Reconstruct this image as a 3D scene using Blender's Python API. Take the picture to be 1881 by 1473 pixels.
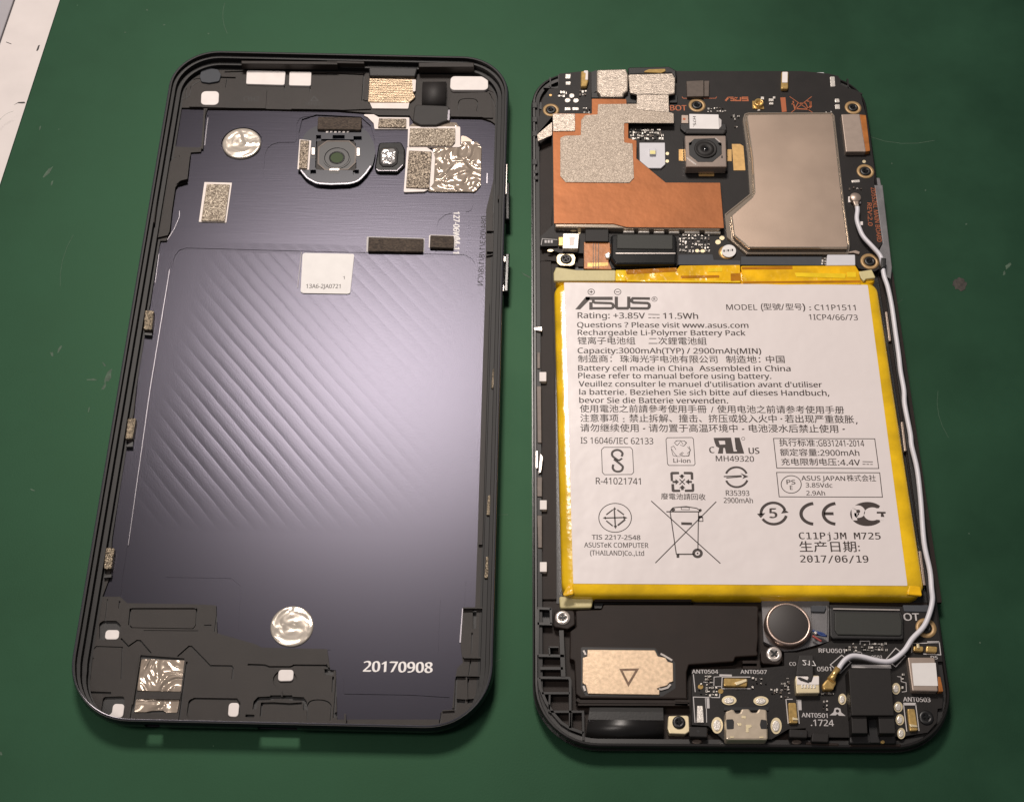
import bpy, bmesh, math, random, os
from mathutils import Vector, Matrix
from mathutils.geometry import delaunay_2d_cdt
random.seed(7)
for o in list(bpy.data.objects): bpy.data.objects.remove(o)
S = bpy.context.scene
COL = S.collection
# ------------------------------------------------------------------ camera, light, exposure (1 unit = 1 cm; helpers work in mm)
F_PX, PITCH, ROLL, CAM_H, Y0 = 2811.4, 1.0549, 0.0225, 266.81, 158.0
PW, PH = 1881.0, 1473.0
_cp, _sp = math.cos(PITCH), math.sin(PITCH)
FWD = Vector((0, _cp, -_sp)); _r0 = Vector((1, 0, 0)); _u0 = Vector((0, _sp, _cp))
RGT = math.cos(ROLL)*_r0 + math.sin(ROLL)*_u0
UPV = -math.sin(ROLL)*_r0 + math.cos(ROLL)*_u0
CAM = Vector((0, -Y0, CAM_H))
cd = bpy.data.cameras.new('camera'); cam = bpy.data.objects.new('camera', cd); COL.objects.link(cam)
cd.sensor_width = 36.0; cd.lens = F_PX/PW*36.0; cd.clip_start = 1.0; cd.clip_end = 2000.0
m3 = Matrix((RGT, UPV, -FWD)).transposed()
cam.matrix_world = Matrix.Translation(CAM*0.1) @ m3.to_4x4()
S.camera = cam
W = bpy.data.worlds.new('World'); S.world = W; W.use_nodes = True
bg = W.node_tree.nodes['Background']
bg.inputs[0].default_value = (0.95, 0.93, 0.98, 1); bg.inputs[1].default_value = 0.12

def area_lamp(name, loc, target, sx, sy, power, col):
    l = bpy.data.lights.new(name, 'AREA'); l.shape = 'RECTANGLE'; l.size = sx; l.size_y = sy; l.energy = power; l.color = col
    o = bpy.data.objects.new(name, l); COL.objects.link(o); o.location = loc
    d = Vector(target) - Vector(loc)
    o.rotation_euler = d.to_track_quat('-Z', 'Y').to_euler()
    return o
# bench lamp over the far side of the bench (it mirrors in the middle of the cover) and a weaker unseen fill lamp, added high on the left
area_lamp('bench_lamp', (-7.2, 29.0, 50.0), (-4, 2, 0), 14, 11, 27000, (1.0, 0.905, 0.83))
area_lamp('fill_lamp', (-58, -22.0, 112.0), (0, 0, 0), 24, 60, 48500, (1.0, 0.91, 0.845))
S.view_settings.view_transform = 'Standard'; S.view_settings.look = 'None'; S.view_settings.exposure = 0; S.view_settings.gamma = 1

# ------------------------------------------------------------------ photo measurements -> metric points on a plane of known height
CR = {'a1':(270,70,4.909),'a2':(600,70,4.911),'a3':(520,190,4.95),'a4':(230,340,4.911),'a5':(600,340,4.911),'a6':(110,1000,4.092),
 'a7':(440,1000,3.839),'a8':(150,480,2.63),'p1':(960,110,6.137),'p2':(1220,110,4.275),'p3':(1140,200,6.696),'p4':(960,380,4.7025),
 'p5':(1300,340,5.225),'p6':(1000,500,4.465),'p7':(1320,530,4.7025),'p8':(1030,790,4.603),'b1':(1340,790,4.6025),'b2':(970,1080,4.91),
 'b3':(1240,1080,4.91),'b4':(1480,1080,4.91),'b5':(960,480,2.338),'b6':(0,0,3.6825),'b7':(1380,380,3.507),'b8':(150,1200,1.0867),'f':(0,0,1.0)}
def Q(c, *xy):
    x0, y0, s = CR[c]
    return [(x0+xy[i]/s, y0+xy[i+1]/s) for i in range(0, len(xy), 2)]
def RC(c, x0, y0, x1, y1):
    return Q(c, x0, y0, x1, y0, x1, y1, x0, y1)
def EL(c, x, y, rx, ry, n=24):
    return Q(c, *[v for k in range(n) for v in (x+rx*math.cos(2*math.pi*k/n), y+ry*math.sin(2*math.pi*k/n))])
def P(px, py, z):
    d = FWD + RGT*((px-PW/2)/F_PX) - UPV*((py-PH/2)/F_PX)
    t = (z-CAM.z)/d.z
    return CAM + d*t
def U(pts, z):                                    # photo points -> metric 2D points (mm) at height z
    return [P(x, y, z).xy for x, y in pts]
def area2(p): return sum(p[i-1].x*p[i].y-p[i].x*p[i-1].y for i in range(len(p)))
def ccw(p):
    p = [Vector(v) for v in p]
    return p if area2(p) > 0 else p[::-1]
def fillet(pts, r, seg=4):
    pts = ccw(pts); n = len(pts); out = []
    for i in range(n):
        a, b, c = pts[i-1], pts[i], pts[(i+1) % n]
        rr = r[i] if isinstance(r, (list, tuple)) else r
        u, v = a-b, c-b; lu, lv = u.length, v.length
        if rr <= 0 or lu < 1e-6 or lv < 1e-6: out.append(b); continue
        u /= lu; v /= lv
        ang = math.acos(max(-1, min(1, u.dot(v))))
        if ang > 3.0 or ang < 0.05: out.append(b); continue
        d = min(rr/math.tan(ang/2), lu*0.48, lv*0.48); rr = d*math.tan(ang/2)
        cen = b+(u+v).normalized()*(rr/math.sin(ang/2))
        s, e = b+u*d, b+v*d
        a0 = math.atan2(s.y-cen.y, s.x-cen.x); a1 = math.atan2(e.y-cen.y, e.x-cen.x)
        da = (a1-a0+math.pi) % (2*math.pi)-math.pi
        for k in range(seg+1):
            t = a0+da*k/seg; out.append(cen+Vector((math.cos(t), math.sin(t)))*rr)
    return out
def offset(pts, d):                               # inward for ccw
    n = len(pts); out = []
    for i in range(n):
        a, b, c = pts[i-1], pts[i], pts[(i+1) % n]
        e1 = (b-a); e2 = (c-b)
        if e1.length < 1e-7 or e2.length < 1e-7: out.append(b.copy()); continue
        e1.normalize(); e2.normalize()
        n1 = Vector((-e1.y, e1.x)); n2 = Vector((-e2.y, e2.x)); m = n1+n2
        if m.length < 0.2: out.append(b+n1*d); continue
        m.normalize(); k = max(0.5, m.dot(n1)); out.append(b+m*(d/k))
    return out
def ribbon(pts, w, closed=False):                 # metric polyline -> polygon of width w
    pts = [Vector(p) for p in pts]; n = len(pts); L = []; R = []
    for i in range(n):
        a = pts[i-1] if (i > 0 or closed) else None
        c = pts[(i+1) % n] if (i < n-1 or closed) else None
        b = pts[i]
        e = []
        if a is not None and (b-a).length > 1e-7: e.append((b-a).normalized())
        if c is not None and (c-b).length > 1e-7: e.append((c-b).normalized())
        if not e: e = [Vector((1, 0))]
        n1 = Vector((-e[0].y, e[0].x)); m = n1.copy()
        if len(e) == 2: m = n1+Vector((-e[1].y, e[1].x))
        m = m.normalized() if m.length > 0.2 else n1
        k = max(0.45, m.dot(n1))
        L.append(b+m*(w/2/k)); R.append(b-m*(w/2/k))
    return L, R
def smooth_line(pts, n=6):
    pts = [Vector(p) for p in pts]; out = []
    for i in range(len(pts)-1):
        p0 = pts[max(i-1, 0)]; p1 = pts[i]; p2 = pts[i+1]; p3 = pts[min(i+2, len(pts)-1)]
        for k in range(n):
            t = k/n
            out.append(0.5*((2*p1)+(p2-p0)*t+(2*p0-5*p1+4*p2-p3)*t*t+(3*p1-p0-3*p2+p3)*t**3))
    out.append(pts[-1]); return out

# ------------------------------------------------------------------ mesh collector
class MB:
    def __init__(s): s.v = []; s.f = []; s.m = []; s.sm = []
    def face(s, idx, m=0, sm=False): s.f.append(idx); s.m.append(m); s.sm.append(sm)
    def add(s, vs): k = len(s.v); s.v += [Vector(v) for v in vs]; return k
    def ringstack(s, rings, m=0, sm=False, cap_top=True, cap_bot=False, mtop=None):
        n = len(rings[0]); ks = [s.add(r) for r in rings]
        for a, b in zip(ks, ks[1:]):
            for i in range(n):
                j = (i+1) % n; s.face((a+i, a+j, b+j, b+i), m, sm)
        if cap_top: s.face(tuple(ks[-1]+i for i in range(n)), m if mtop is None else mtop)
        if cap_bot: s.face(tuple(ks[0]+i for i in reversed(range(n))), m)
        return s
    def prism(s, pts, z0, z1, bevel=0.0, m=0, seg=2, mtop=None, zf=None):
        pts = ccw(pts); Z = zf or (lambda p, z: z)
        rings = [[Vector((p.x, p.y, z0)) for p in pts]]
        if bevel > 0:
            for k in range(seg+1):
                t = k/seg*math.pi/2
                o = offset(pts, bevel*(1-math.cos(t)))
                rings.append([Vector((p.x, p.y, z1-bevel+bevel*math.sin(t))) for p in o])
        else: rings.append([Vector((p.x, p.y, z1)) for p in pts])
        return s.ringstack(rings, m, mtop=mtop)
    def box(s, c, u, v, hx, hy, z0, z1, m=0, bevel=0.0):
        c = Vector(c); u = Vector(u); v = Vector(v)
        return s.prism([c-u*hx-v*hy, c+u*hx-v*hy, c+u*hx+v*hy, c-u*hx+v*hy], z0, z1, bevel, m)
    def strip(s, pts, w, z, h=0.0, m=0, closed=False):   # ribbon at height z; with h it is a wall from z-h to z
        L, R = ribbon(pts, w, closed); n = len(L); rng = range(n if closed else n-1)
        k = s.add([(p.x, p.y, z) for p in L]); q = s.add([(p.x, p.y, z) for p in R])
        for i in rng: j = (i+1) % n; s.face((q+i, q+j, k+j, k+i), m)
        if h > 0:
            k2 = s.add([(p.x, p.y, z-h) for p in L]); q2 = s.add([(p.x, p.y, z-h) for p in R])
            for i in rng:
                j = (i+1) % n; s.face((k+i, k+j, k2+j, k2+i), m); s.face((q+j, q+i, q2+i, q2+j), m)
            if not closed:
                s.face((k, k2, q2, q), m); s.face((q+n-1, q2+n-1, k2+n-1, k+n-1), m)
        return s
    def flat(s, pts, z, m=0):
        pts = ccw(pts); k = s.add([(p.x, p.y, z) for p in pts]); s.face(tuple(range(k, k+len(pts))), m); return s
    def disc(s, c, r, z0, z1, bevel=0.0, m=0, n=28, mtop=None, seg=3):
        return s.prism([Vector((c[0]+r*math.cos(2*math.pi*k/n), c[1]+r*math.sin(2*math.pi*k/n))) for k in range(n)], z0, z1, bevel, m, seg, mtop)
    def lathe(s, c, prof, m=0, n=28, cap=True, sm=True):  # prof: (r, z) bottom to top
        rings = [[Vector((c[0]+r*math.cos(2*math.pi*k/n), c[1]+r*math.sin(2*math.pi*k/n), z)) for k in range(n)] for r, z in prof]
        return s.ringstack(rings, m, sm, cap_top=cap)
    def tube(s, pts, r, m=0, n=10):
        pts = [Vector(p) for p in pts]; rings = []
        for i, p in enumerate(pts):
            t = (pts[min(i+1, len(pts)-1)]-pts[max(i-1, 0)]).normalized()
            a = t.cross(Vector((0, 0, 1))).normalized(); b = a.cross(t)
            rr = r[i] if isinstance(r, (list, tuple)) else r
            rings.append([p+a*rr*math.cos(2*math.pi*k/n)+b*rr*math.sin(2*math.pi*k/n) for k in range(n)])
        return s.ringstack(rings, m, True, True, True)
    def relief(s, layers, zbase):                 # layers: (polygon mm, z, material index); later ones override: stepped terrain with real walls
        vs = []; fs = []; info = []
        for poly, z, m in layers:
            k = len(vs); poly = ccw(poly); vs += [v.copy() for v in poly]; fs.append(list(range(k, k+len(poly)))); info.append((z, m))
        V, E, Fo, _, _, of = delaunay_2d_cdt(vs, [], fs, 1, 1e-4)
        lev = []
        for f, o in zip(Fo, of): lev.append(info[max(o)] if o else None)
        top = {}
        def vid(i, z):
            key = (i, round(z, 4))
            if key not in top: top[key] = s.add([(V[i].x, V[i].y, z)])
            return top[key]
        edges = {}
        for fi, f in enumerate(Fo):
            if lev[fi] is None: continue
            z, m = lev[fi]; s.face(tuple(vid(i, z) for i in f), m)
            for a, b in zip(f, f[1:]+f[:1]): edges[(a, b)] = fi
        for (a, b), fi in edges.items():
            z, m = lev[fi]; fj = edges.get((b, a)); z2 = zbase if fj is None else lev[fj][0]
            if z > z2+1e-5: s.face((vid(a, z), vid(a, z2), vid(b, z2), vid(b, z)), m)
        return s
    def build(s, name, mats, parent=None, loc=None, kind=None):
        org = Vector((0, 0, 0))
        if parent is not None: org = Vector(ORG[parent.name])
        elif loc is not None: org = Vector(loc)
        me = bpy.data.meshes.new(name)
        me.from_pydata([tuple((v-org)*0.1) for v in s.v], [], s.f)
        if not isinstance(mats, (list, tuple)): mats = [mats]
        for m in mats: me.materials.append(m)
        me.polygons.foreach_set('material_index', s.m); me.polygons.foreach_set('use_smooth', s.sm); me.update()
        o = bpy.data.objects.new(name, me); COL.objects.link(o)
        if parent is not None: o.parent = parent
        else: o.location = org*0.1
        ORG[o.name] = tuple(org)
        if kind: o['kind'] = kind
        return o
ORG = {}
def thing(name, label, cat, loc, group=None):
    o = bpy.data.objects.new(name, None); COL.objects.link(o); o.location = Vector(loc)*0.1; o.empty_display_size = 1
    o['label'] = label; o['category'] = cat; ORG[o.name] = tuple(loc)
    if group: o['group'] = group
    return o
def tag(o, label, cat):
    o['label'] = label; o['category'] = cat; return o
def plate(name, px, z, h, mat, parent, r=0.0, bevel=0.0, label=None, mtop=None):   # one flat piece: outline from photo points at its top height z
    pts = U(px, z)
    if r: pts = fillet(pts, max(r, bevel*1.4))
    mats = mat if isinstance(mat, (list, tuple)) else [mat]
    o = MB().prism(pts, z-h, z, bevel, 0, 2, mtop).build(name, mats, parent)
    if label: o['label'] = label
    return o

# ------------------------------------------------------------------ materials
def lin(c): return c/12.92 if c <= 0.04045 else ((c+0.055)/1.055)**2.4
def srgb(r, g, b): return (lin(r/255), lin(g/255), lin(b/255), 1)
def mat(name, col, rough=0.5, metal=0.0, var=0.0, vscale=3.0, bump=0.0, bscale=20.0, spec=0.5, coat=0.0, bdist=0.01, rvar=0.0):
    m = bpy.data.materials.new(name); m.use_nodes = True; nt = m.node_tree; b = nt.nodes['Principled BSDF']
    col = tuple(col)+(1,) if len(col) == 3 else col
    b.inputs['Base Color'].default_value = col; b.inputs['Roughness'].default_value = rough; b.inputs['Metallic'].default_value = metal
    b.inputs['Specular IOR Level'].default_value = spec
    if coat: b.inputs['Coat Weight'].default_value = coat; b.inputs['Coat Roughness'].default_value = 0.08
    tc = nt.nodes.new('ShaderNodeTexCoord')
    if var:
        n = nt.nodes.new('ShaderNodeTexNoise'); n.inputs['Scale'].default_value = vscale; n.inputs['Detail'].default_value = 5
        nt.links.new(tc.outputs['Object'], n.inputs['Vector'])
        mr = nt.nodes.new('ShaderNodeMapRange'); mr.inputs[1].default_value = 0.3; mr.inputs[2].default_value = 0.7
        mr.inputs[3].default_value = 1-var; mr.inputs[4].default_value = 1+var; nt.links.new(n.outputs['Fac'], mr.inputs[0])
        mx = nt.nodes.new('ShaderNodeVectorMath'); mx.operation = 'SCALE'; mx.inputs[0].default_value = col[:3]
        nt.links.new(mr.outputs[0], mx.inputs['Scale']); nt.links.new(mx.outputs[0], b.inputs['Base Color'])
        if rvar:
            mr2 = nt.nodes.new('ShaderNodeMapRange'); mr2.inputs[1].default_value = 0.3; mr2.inputs[2].default_value = 0.7
            mr2.inputs[3].default_value = rough-rvar; mr2.inputs[4].default_value = rough+rvar
            nt.links.new(n.outputs['Fac'], mr2.inputs[0]); nt.links.new(mr2.outputs[0], b.inputs['Roughness'])
    if bump:
        n2 = nt.nodes.new('ShaderNodeTexNoise'); n2.inputs['Scale'].default_value = bscale; n2.inputs['Detail'].default_value = 3
        nt.links.new(tc.outputs['Object'], n2.inputs['Vector'])
        bp = nt.nodes.new('ShaderNodeBump'); bp.inputs['Strength'].default_value = bump; bp.inputs['Distance'].default_value = bdist
        nt.links.new(n2.outputs['Fac'], bp.inputs['Height']); nt.links.new(bp.outputs[0], b.inputs['Normal'])
    return m
def nodes(m): return m.node_tree, m.node_tree.nodes['Principled BSDF']
def speckle(name, c1, c2, scale, rough=0.8, metal=0.0, bump=0.6, stretch=(1, 1, 1)):     # mottled foam / woven gasket
    m = mat(name, c1, rough, metal); nt, b = nodes(m)
    tc = nt.nodes.new('ShaderNodeTexCoord'); mp = nt.nodes.new('ShaderNodeMapping'); mp.inputs['Scale'].default_value = stretch
    nt.links.new(tc.outputs['Object'], mp.inputs[0])
    n = nt.nodes.new('ShaderNodeTexNoise'); n.inputs['Scale'].default_value = scale; n.inputs['Detail'].default_value = 4; n.inputs['Distortion'].default_value = 1.2
    nt.links.new(mp.outputs[0], n.inputs['Vector'])
    cr = nt.nodes.new('ShaderNodeValToRGB'); cr.color_ramp.elements[0].position = 0.40; cr.color_ramp.elements[1].position = 0.62
    cr.color_ramp.elements[0].color = tuple(c1)+(1,); cr.color_ramp.elements[1].color = tuple(c2)+(1,)
    nt.links.new(n.outputs['Fac'], cr.inputs[0]); nt.links.new(cr.outputs[0], b.inputs['Base Color'])
    bp = nt.nodes.new('ShaderNodeBump'); bp.inputs['Strength'].default_value = bump; bp.inputs['Distance'].default_value = 0.02
    nt.links.new(n.outputs['Fac'], bp.inputs['Height']); nt.links.new(bp.outputs[0], b.inputs['Normal'])
    return m
def crinkle(name, col, scale, rough, bump, metal=1.0, dist=0.06):                        # wrinkled foil or film
    m = mat(name, col, rough, metal); nt, b = nodes(m)
    tc = nt.nodes.new('ShaderNodeTexCoord')
    n = nt.nodes.new('ShaderNodeTexNoise'); n.inputs['Scale'].default_value = scale; n.inputs['Detail'].default_value = 1.2; n.inputs['Distortion'].default_value = 1.4
    nt.links.new(tc.outputs['Object'], n.inputs['Vector'])
    bp = nt.nodes.new('ShaderNodeBump'); bp.inputs['Strength'].default_value = bump; bp.inputs['Distance'].default_value = dist
    nt.links.new(n.outputs['Fac'], bp.inputs['Height']); nt.links.new(bp.outputs[0], b.inputs['Normal'])
    return m
M = {}
M['plastic'] = mat('black_plastic', (0.021, 0.0158, 0.0132), 0.50, 0, 0.12, 2.0, 0.25, 90, 0.32)
M['phone_plastic'] = mat('matt_black_plastic', (0.0165, 0.0098, 0.0072), 0.52, 0, 0.14, 2.0, 0.25, 90, 0.24)
M['web_plastic'] = mat('glossy_web_plastic', (0.009, 0.0075, 0.007), 0.38)
M['rim_black'] = mat('black_inner_rim', (0.006, 0.0053, 0.0053), 0.5, spec=0.30)
M['plastic_dark'] = mat('dark_plastic', (0.009, 0.008, 0.008), 0.5, 0, 0.15, 3.0, 0.2, 60)
M['plastic_deep'] = mat('deep_black_plastic', (0.008, 0.0075, 0.008), 0.4, 0, 0.1, 3.0)
M['ring_navy'] = mat('navy_camera_ring', (0.014, 0.015, 0.022), 0.28, 0.3)
M['gloss_black'] = mat('glossy_black', (0.010, 0.010, 0.010), 0.18, 0, 0.2, 2.0, 0.05, 8)
M['chamber_black'] = mat('smooth_black_plastic', (0.010, 0.009, 0.0085), 0.36, 0, 0.15, 3, 0.1, 30, 0.45)
M['frame_grey'] = mat('grey_magnesium', (0.16, 0.155, 0.16), 0.5, 0.3, 0.15, 4.0, 0.3, 60)
M['shell'] = mat('navy_anodised_rim', (0.035, 0.033, 0.045), 0.25, 0.8, 0.1, 2.0)
M['rim_edge'] = mat('polished_rim_edge', (0.35, 0.33, 0.36), 0.22, 1.0)
M['pad_white'] = mat('white_pad', (0.80, 0.74, 0.71), 0.55, 0, 0.04, 6.0, 0.1, 40)
M['slate'] = mat('slate_pad', (0.05, 0.055, 0.065), 0.7, 0, 0.06, 8)
M['sheet_white'] = mat('white_adhesive_sheet', (0.78, 0.69, 0.64), 0.4, 0, 0.05, 5)
M['foam'] = speckle('mottled_conductive_foam', (0.040, 0.026, 0.017), (0.46, 0.38, 0.29), 26.0, 0.45, 0.5, 0.8)
M['foam_light'] = speckle('pale_conductive_foam', (0.10, 0.073, 0.05), (0.56, 0.48, 0.38), 30.0, 0.45, 0.5, 0.8)
M['foam_dark'] = speckle('dark_brown_foam', (0.028, 0.019, 0.014), (0.10, 0.072, 0.052), 14.0, 0.8, 0.0, 0.6, (1, 3.5, 1))
M['foam_gold'] = speckle('gold_mesh_gasket', (0.03, 0.022, 0.014), (0.44, 0.36, 0.26), 38.0, 0.35, 0.7, 0.9)
M['rubber'] = mat('black_rubber', (0.018, 0.015, 0.014), 0.62, 0, 0.12, 4, 0.2, 50)
M['foil'] = crinkle('crinkled_silver_foil', (0.44, 0.36, 0.29), 2.2, 0.16, 1.0, 0.35, 0.16)
M['foil_round'] = crinkle('pressed_foil_dot', (0.62, 0.55, 0.47), 2.2, 0.2, 0.7, 0.45, 0.05)
M['glass'] = mat('camera_window_glass', (0.08, 0.105, 0.06), 0.06, 0, spec=0.6)
M['lens_clear'] = crinkle('clear_flash_lens', (0.40, 0.38, 0.37), 6.0, 0.07, 0.7, 0.3, 0.05)
M['steel'] = mat('bright_steel', (0.72, 0.65, 0.60), 0.25, 0.6, 0.06, 10)
M['label'] = mat('white_label_film', (0.74, 0.672, 0.658), 0.36, 0, 0.02, 0.8, 0.30, 0.9, 0.5, 0, 0.08)
M['sticker'] = mat('white_sticker_paper', (0.76, 0.73, 0.71), 0.5, 0, 0.03, 5)
M['ink'] = mat('dark_brown_ink', (0.034, 0.020, 0.016), 0.5)
M['ink_white'] = mat('white_ink', (0.86, 0.82, 0.80), 0.5)
M['ink_silver'] = mat('pale_grey_ink', (0.52, 0.49, 0.48), 0.55)
M['ink_orange'] = mat('orange_copper_ink', (0.40, 0.115, 0.045), 0.45, 0.3)
M['ink_engraved'] = mat('engraved_mark', (0.018, 0.016, 0.022), 0.6)
M['kapton'] = mat('yellow_kapton_film', (0.80, 0.495, 0.006), 0.20, 0.0, 0.22, 1.6, 0.40, 3.0, 0.5, 1.0, 0.05)
M['kapton_amber'] = mat('amber_kapton_tape', (0.82, 0.46, 0.006), 0.18, 0.0, 0.24, 2.5, 0.7, 2.6, 0.5, 0.6, 0.06)
M['kapton_dark'] = mat('dark_amber_tape', (0.46, 0.175, 0.005), 0.16, 0.0, 0.25, 3, 0.6, 3.0, 0.5, 0.6, 0.05)
M['kapton_light'] = mat('light_yellow_tape', (0.90, 0.62, 0.02), 0.16, 0.0, 0.12, 3, 0.6, 3.0, 0.5, 0.6, 0.05)
M['tape_pale'] = mat('cream_masking_tape', (0.58, 0.50, 0.25), 0.5, 0, 0.06, 5, 0.3, 20)
M['copper'] = mat('copper_sheet', (0.285, 0.098, 0.033), 0.46, 0.6, 0.10, 1.1, 0.14, 2.2, 0.5, 0, 0.06)
M['tape_fabric'] = speckle('silver_conductive_cloth', (0.30, 0.245, 0.195), (0.53, 0.45, 0.37), 34.0, 0.5, 0.55, 0.5)
M['tape_silver'] = speckle('smooth_silver_cloth', (0.40, 0.34, 0.285), (0.55, 0.475, 0.40), 16.0, 0.38, 0.6, 0.5, (0.6, 2.6, 1))
M['shield'] = mat('nickel_shield_can', (0.43, 0.33, 0.262), 0.38, 0.9, 0.05, 0.9, 0.05, 30, rvar=0.02)
M['shield_edge'] = mat('lit_shield_edge', (0.70, 0.58, 0.46), 0.16, 0.8)  # edge highlight put into the colour, lighter than the can itself
M['pcb'] = mat('black_solder_mask', (0.0125, 0.0102, 0.0095), 0.5, 0, 0.18, 3.0, 0.12, 25, 0.28)
M['gold'] = mat('gold_plated_pad', (0.66, 0.41, 0.16), 0.35, 0.5, 0.12, 12)
M['ring_gold'] = mat('matt_gold_ring', (0.42, 0.27, 0.125), 0.45, 0.25, 0.08, 12)
M['gold_bright'] = mat('gold_spring', (0.68, 0.45, 0.16), 0.22, 0.55, 0.2, 14)
M['gold_pale'] = mat('pale_brass', (0.78, 0.66, 0.43), 0.38, 0.6, 0.05, 10)
M['solder'] = mat('solder', (0.74, 0.69, 0.63), 0.30, 0.45, 0.1, 20, 0.4, 60)
M['beige_can'] = mat('beige_metal_can', (0.42, 0.335, 0.28), 0.4, 0.6, 0.05, 8)
M['flex_orange'] = mat('orange_flex_film', (0.40, 0.14, 0.03), 0.3, 0.1, 0.2, 6, 0.2, 10, 0.5, 0.3)
M['port_metal'] = mat('plated_port_shell', (0.66, 0.55, 0.42), 0.28, 0.5, 0.08, 8)
M['chip'] = mat('black_chip', (0.012, 0.0098, 0.009), 0.55, 0, 0.1, 20, spec=0.32)
M['chip_brown'] = mat('brown_chip', (0.095, 0.072, 0.058), 0.45, 0.2, 0.15, 10)
M['white_plastic'] = mat('white_plastic', (0.62, 0.61, 0.64), 0.42, 0, 0.02, 6)
M['led'] = mat('yellow_led_phosphor', (0.80, 0.72, 0.30), 0.4)
M['cable'] = mat('white_cable_jacket', (0.66, 0.64, 0.68), 0.38, 0, 0.04, 4)
M['lens'] = mat('black_lens', (0.008, 0.008, 0.009), 0.10, 0, 0, spec=0.6)
M['cam_can'] = mat('camera_can_metal', (0.50, 0.40, 0.34), 0.24, 0.7, 0.06, 8)
M['speaker_plate'] = mat('tan_speaker_plate', (0.56, 0.42, 0.29), 0.42, 0.7, 0.16, 14, 0.3, 70)
M['motor_rim'] = mat('pinkish_motor_rim', (0.50, 0.38, 0.325), 0.35, 0.9)
M['wire_blue'] = mat('blue_wire', (0.03, 0.06, 0.20), 0.4)
M['wire_red'] = mat('red_wire', (0.35, 0.06, 0.05), 0.4)
M['pad_foam_black'] = mat('black_pad_foam', (0.020, 0.021, 0.017), 0.6, 0, 0.08, 20, 0.15, 90)
M['motor_top'] = mat('dark_motor_sticker', (0.030, 0.024, 0.022), 0.5, 0, 0.04, 10)
M['stain'] = mat('dried_flux', (0.035, 0.028, 0.022), 0.6, 0, 0.5, 12, 0.6, 12)
M['scuff'] = mat('pale_scuff', (0.055, 0.095, 0.06), 0.7, 0, 0.4, 12)
M['black_mark'] = mat('black_scratch', (0.03, 0.025, 0.025), 0.6)

def mk_mat_green():
    m = mat('green_rubber_mat', (0.012, 0.037, 0.02), 0.38, 0, spec=0.5); nt, b = nodes(m); b.inputs['Specular Tint'].default_value = (0.44, 1.0, 0.54, 1)
    tc = nt.nodes.new('ShaderNodeTexCoord')
    n = nt.nodes.new('ShaderNodeTexNoise'); n.inputs['Scale'].default_value = 0.35; n.inputs['Detail'].default_value = 6; n.inputs['Roughness'].default_value = 0.6
    n2 = nt.nodes.new('ShaderNodeTexNoise'); n2.inputs['Scale'].default_value = 30; n2.inputs['Detail'].default_value = 4
    v = nt.nodes.new('ShaderNodeTexVoronoi'); v.inputs['Scale'].default_value = 0.9; v.inputs['Randomness'].default_value = 1
    for q in (n, n2, v): nt.links.new(tc.outputs['Object'], q.inputs['Vector'])
    cr = nt.nodes.new('ShaderNodeValToRGB'); e = cr.color_ramp.elements
    e[0].position = 0.3; e[0].color = (0.0045, 0.018, 0.011, 1); e[1].position = 0.72; e[1].color = (0.012, 0.039, 0.023, 1)
    nt.links.new(n.outputs['Fac'], cr.inputs[0])
    # tiny pale specks of dust
    lt = nt.nodes.new('ShaderNodeMath'); lt.operation = 'LESS_THAN'; lt.inputs[1].default_value = 0.012; nt.links.new(v.outputs['Distance'], lt.inputs[0])
    mx = nt.nodes.new('ShaderNodeMix'); mx.data_type = 'RGBA'; nt.links.new(lt.outputs[0], mx.inputs[0]); nt.links.new(cr.outputs[0], mx.inputs[6]); mx.inputs[7].default_value = (0.08, 0.13, 0.09, 1)
    nt.links.new(mx.outputs[2], b.inputs['Base Color'])
    mr = nt.nodes.new('ShaderNodeMapRange'); mr.inputs[3].default_value = 0.44; mr.inputs[4].default_value = 0.60; nt.links.new(n.outputs['Fac'], mr.inputs[0]); nt.links.new(mr.outputs[0], b.inputs['Roughness'])
    bp = nt.nodes.new('ShaderNodeBump'); bp.inputs['Strength'].default_value = 0.10; bp.inputs['Distance'].default_value = 0.01
    nt.links.new(n2.outputs['Fac'], bp.inputs['Height']); nt.links.new(bp.outputs[0], b.inputs['Normal'])
    return m
M['mat'] = mk_mat_green()
M['bench_white'] = mat('white_bench_trim', (0.66, 0.60, 0.58), 0.5, 0, 0.04, 1.5, 0.1, 10)
M['bench_grey'] = mat('grey_bench_top', (0.36, 0.34, 0.36), 0.6, 0, 0.03, 2)

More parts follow.
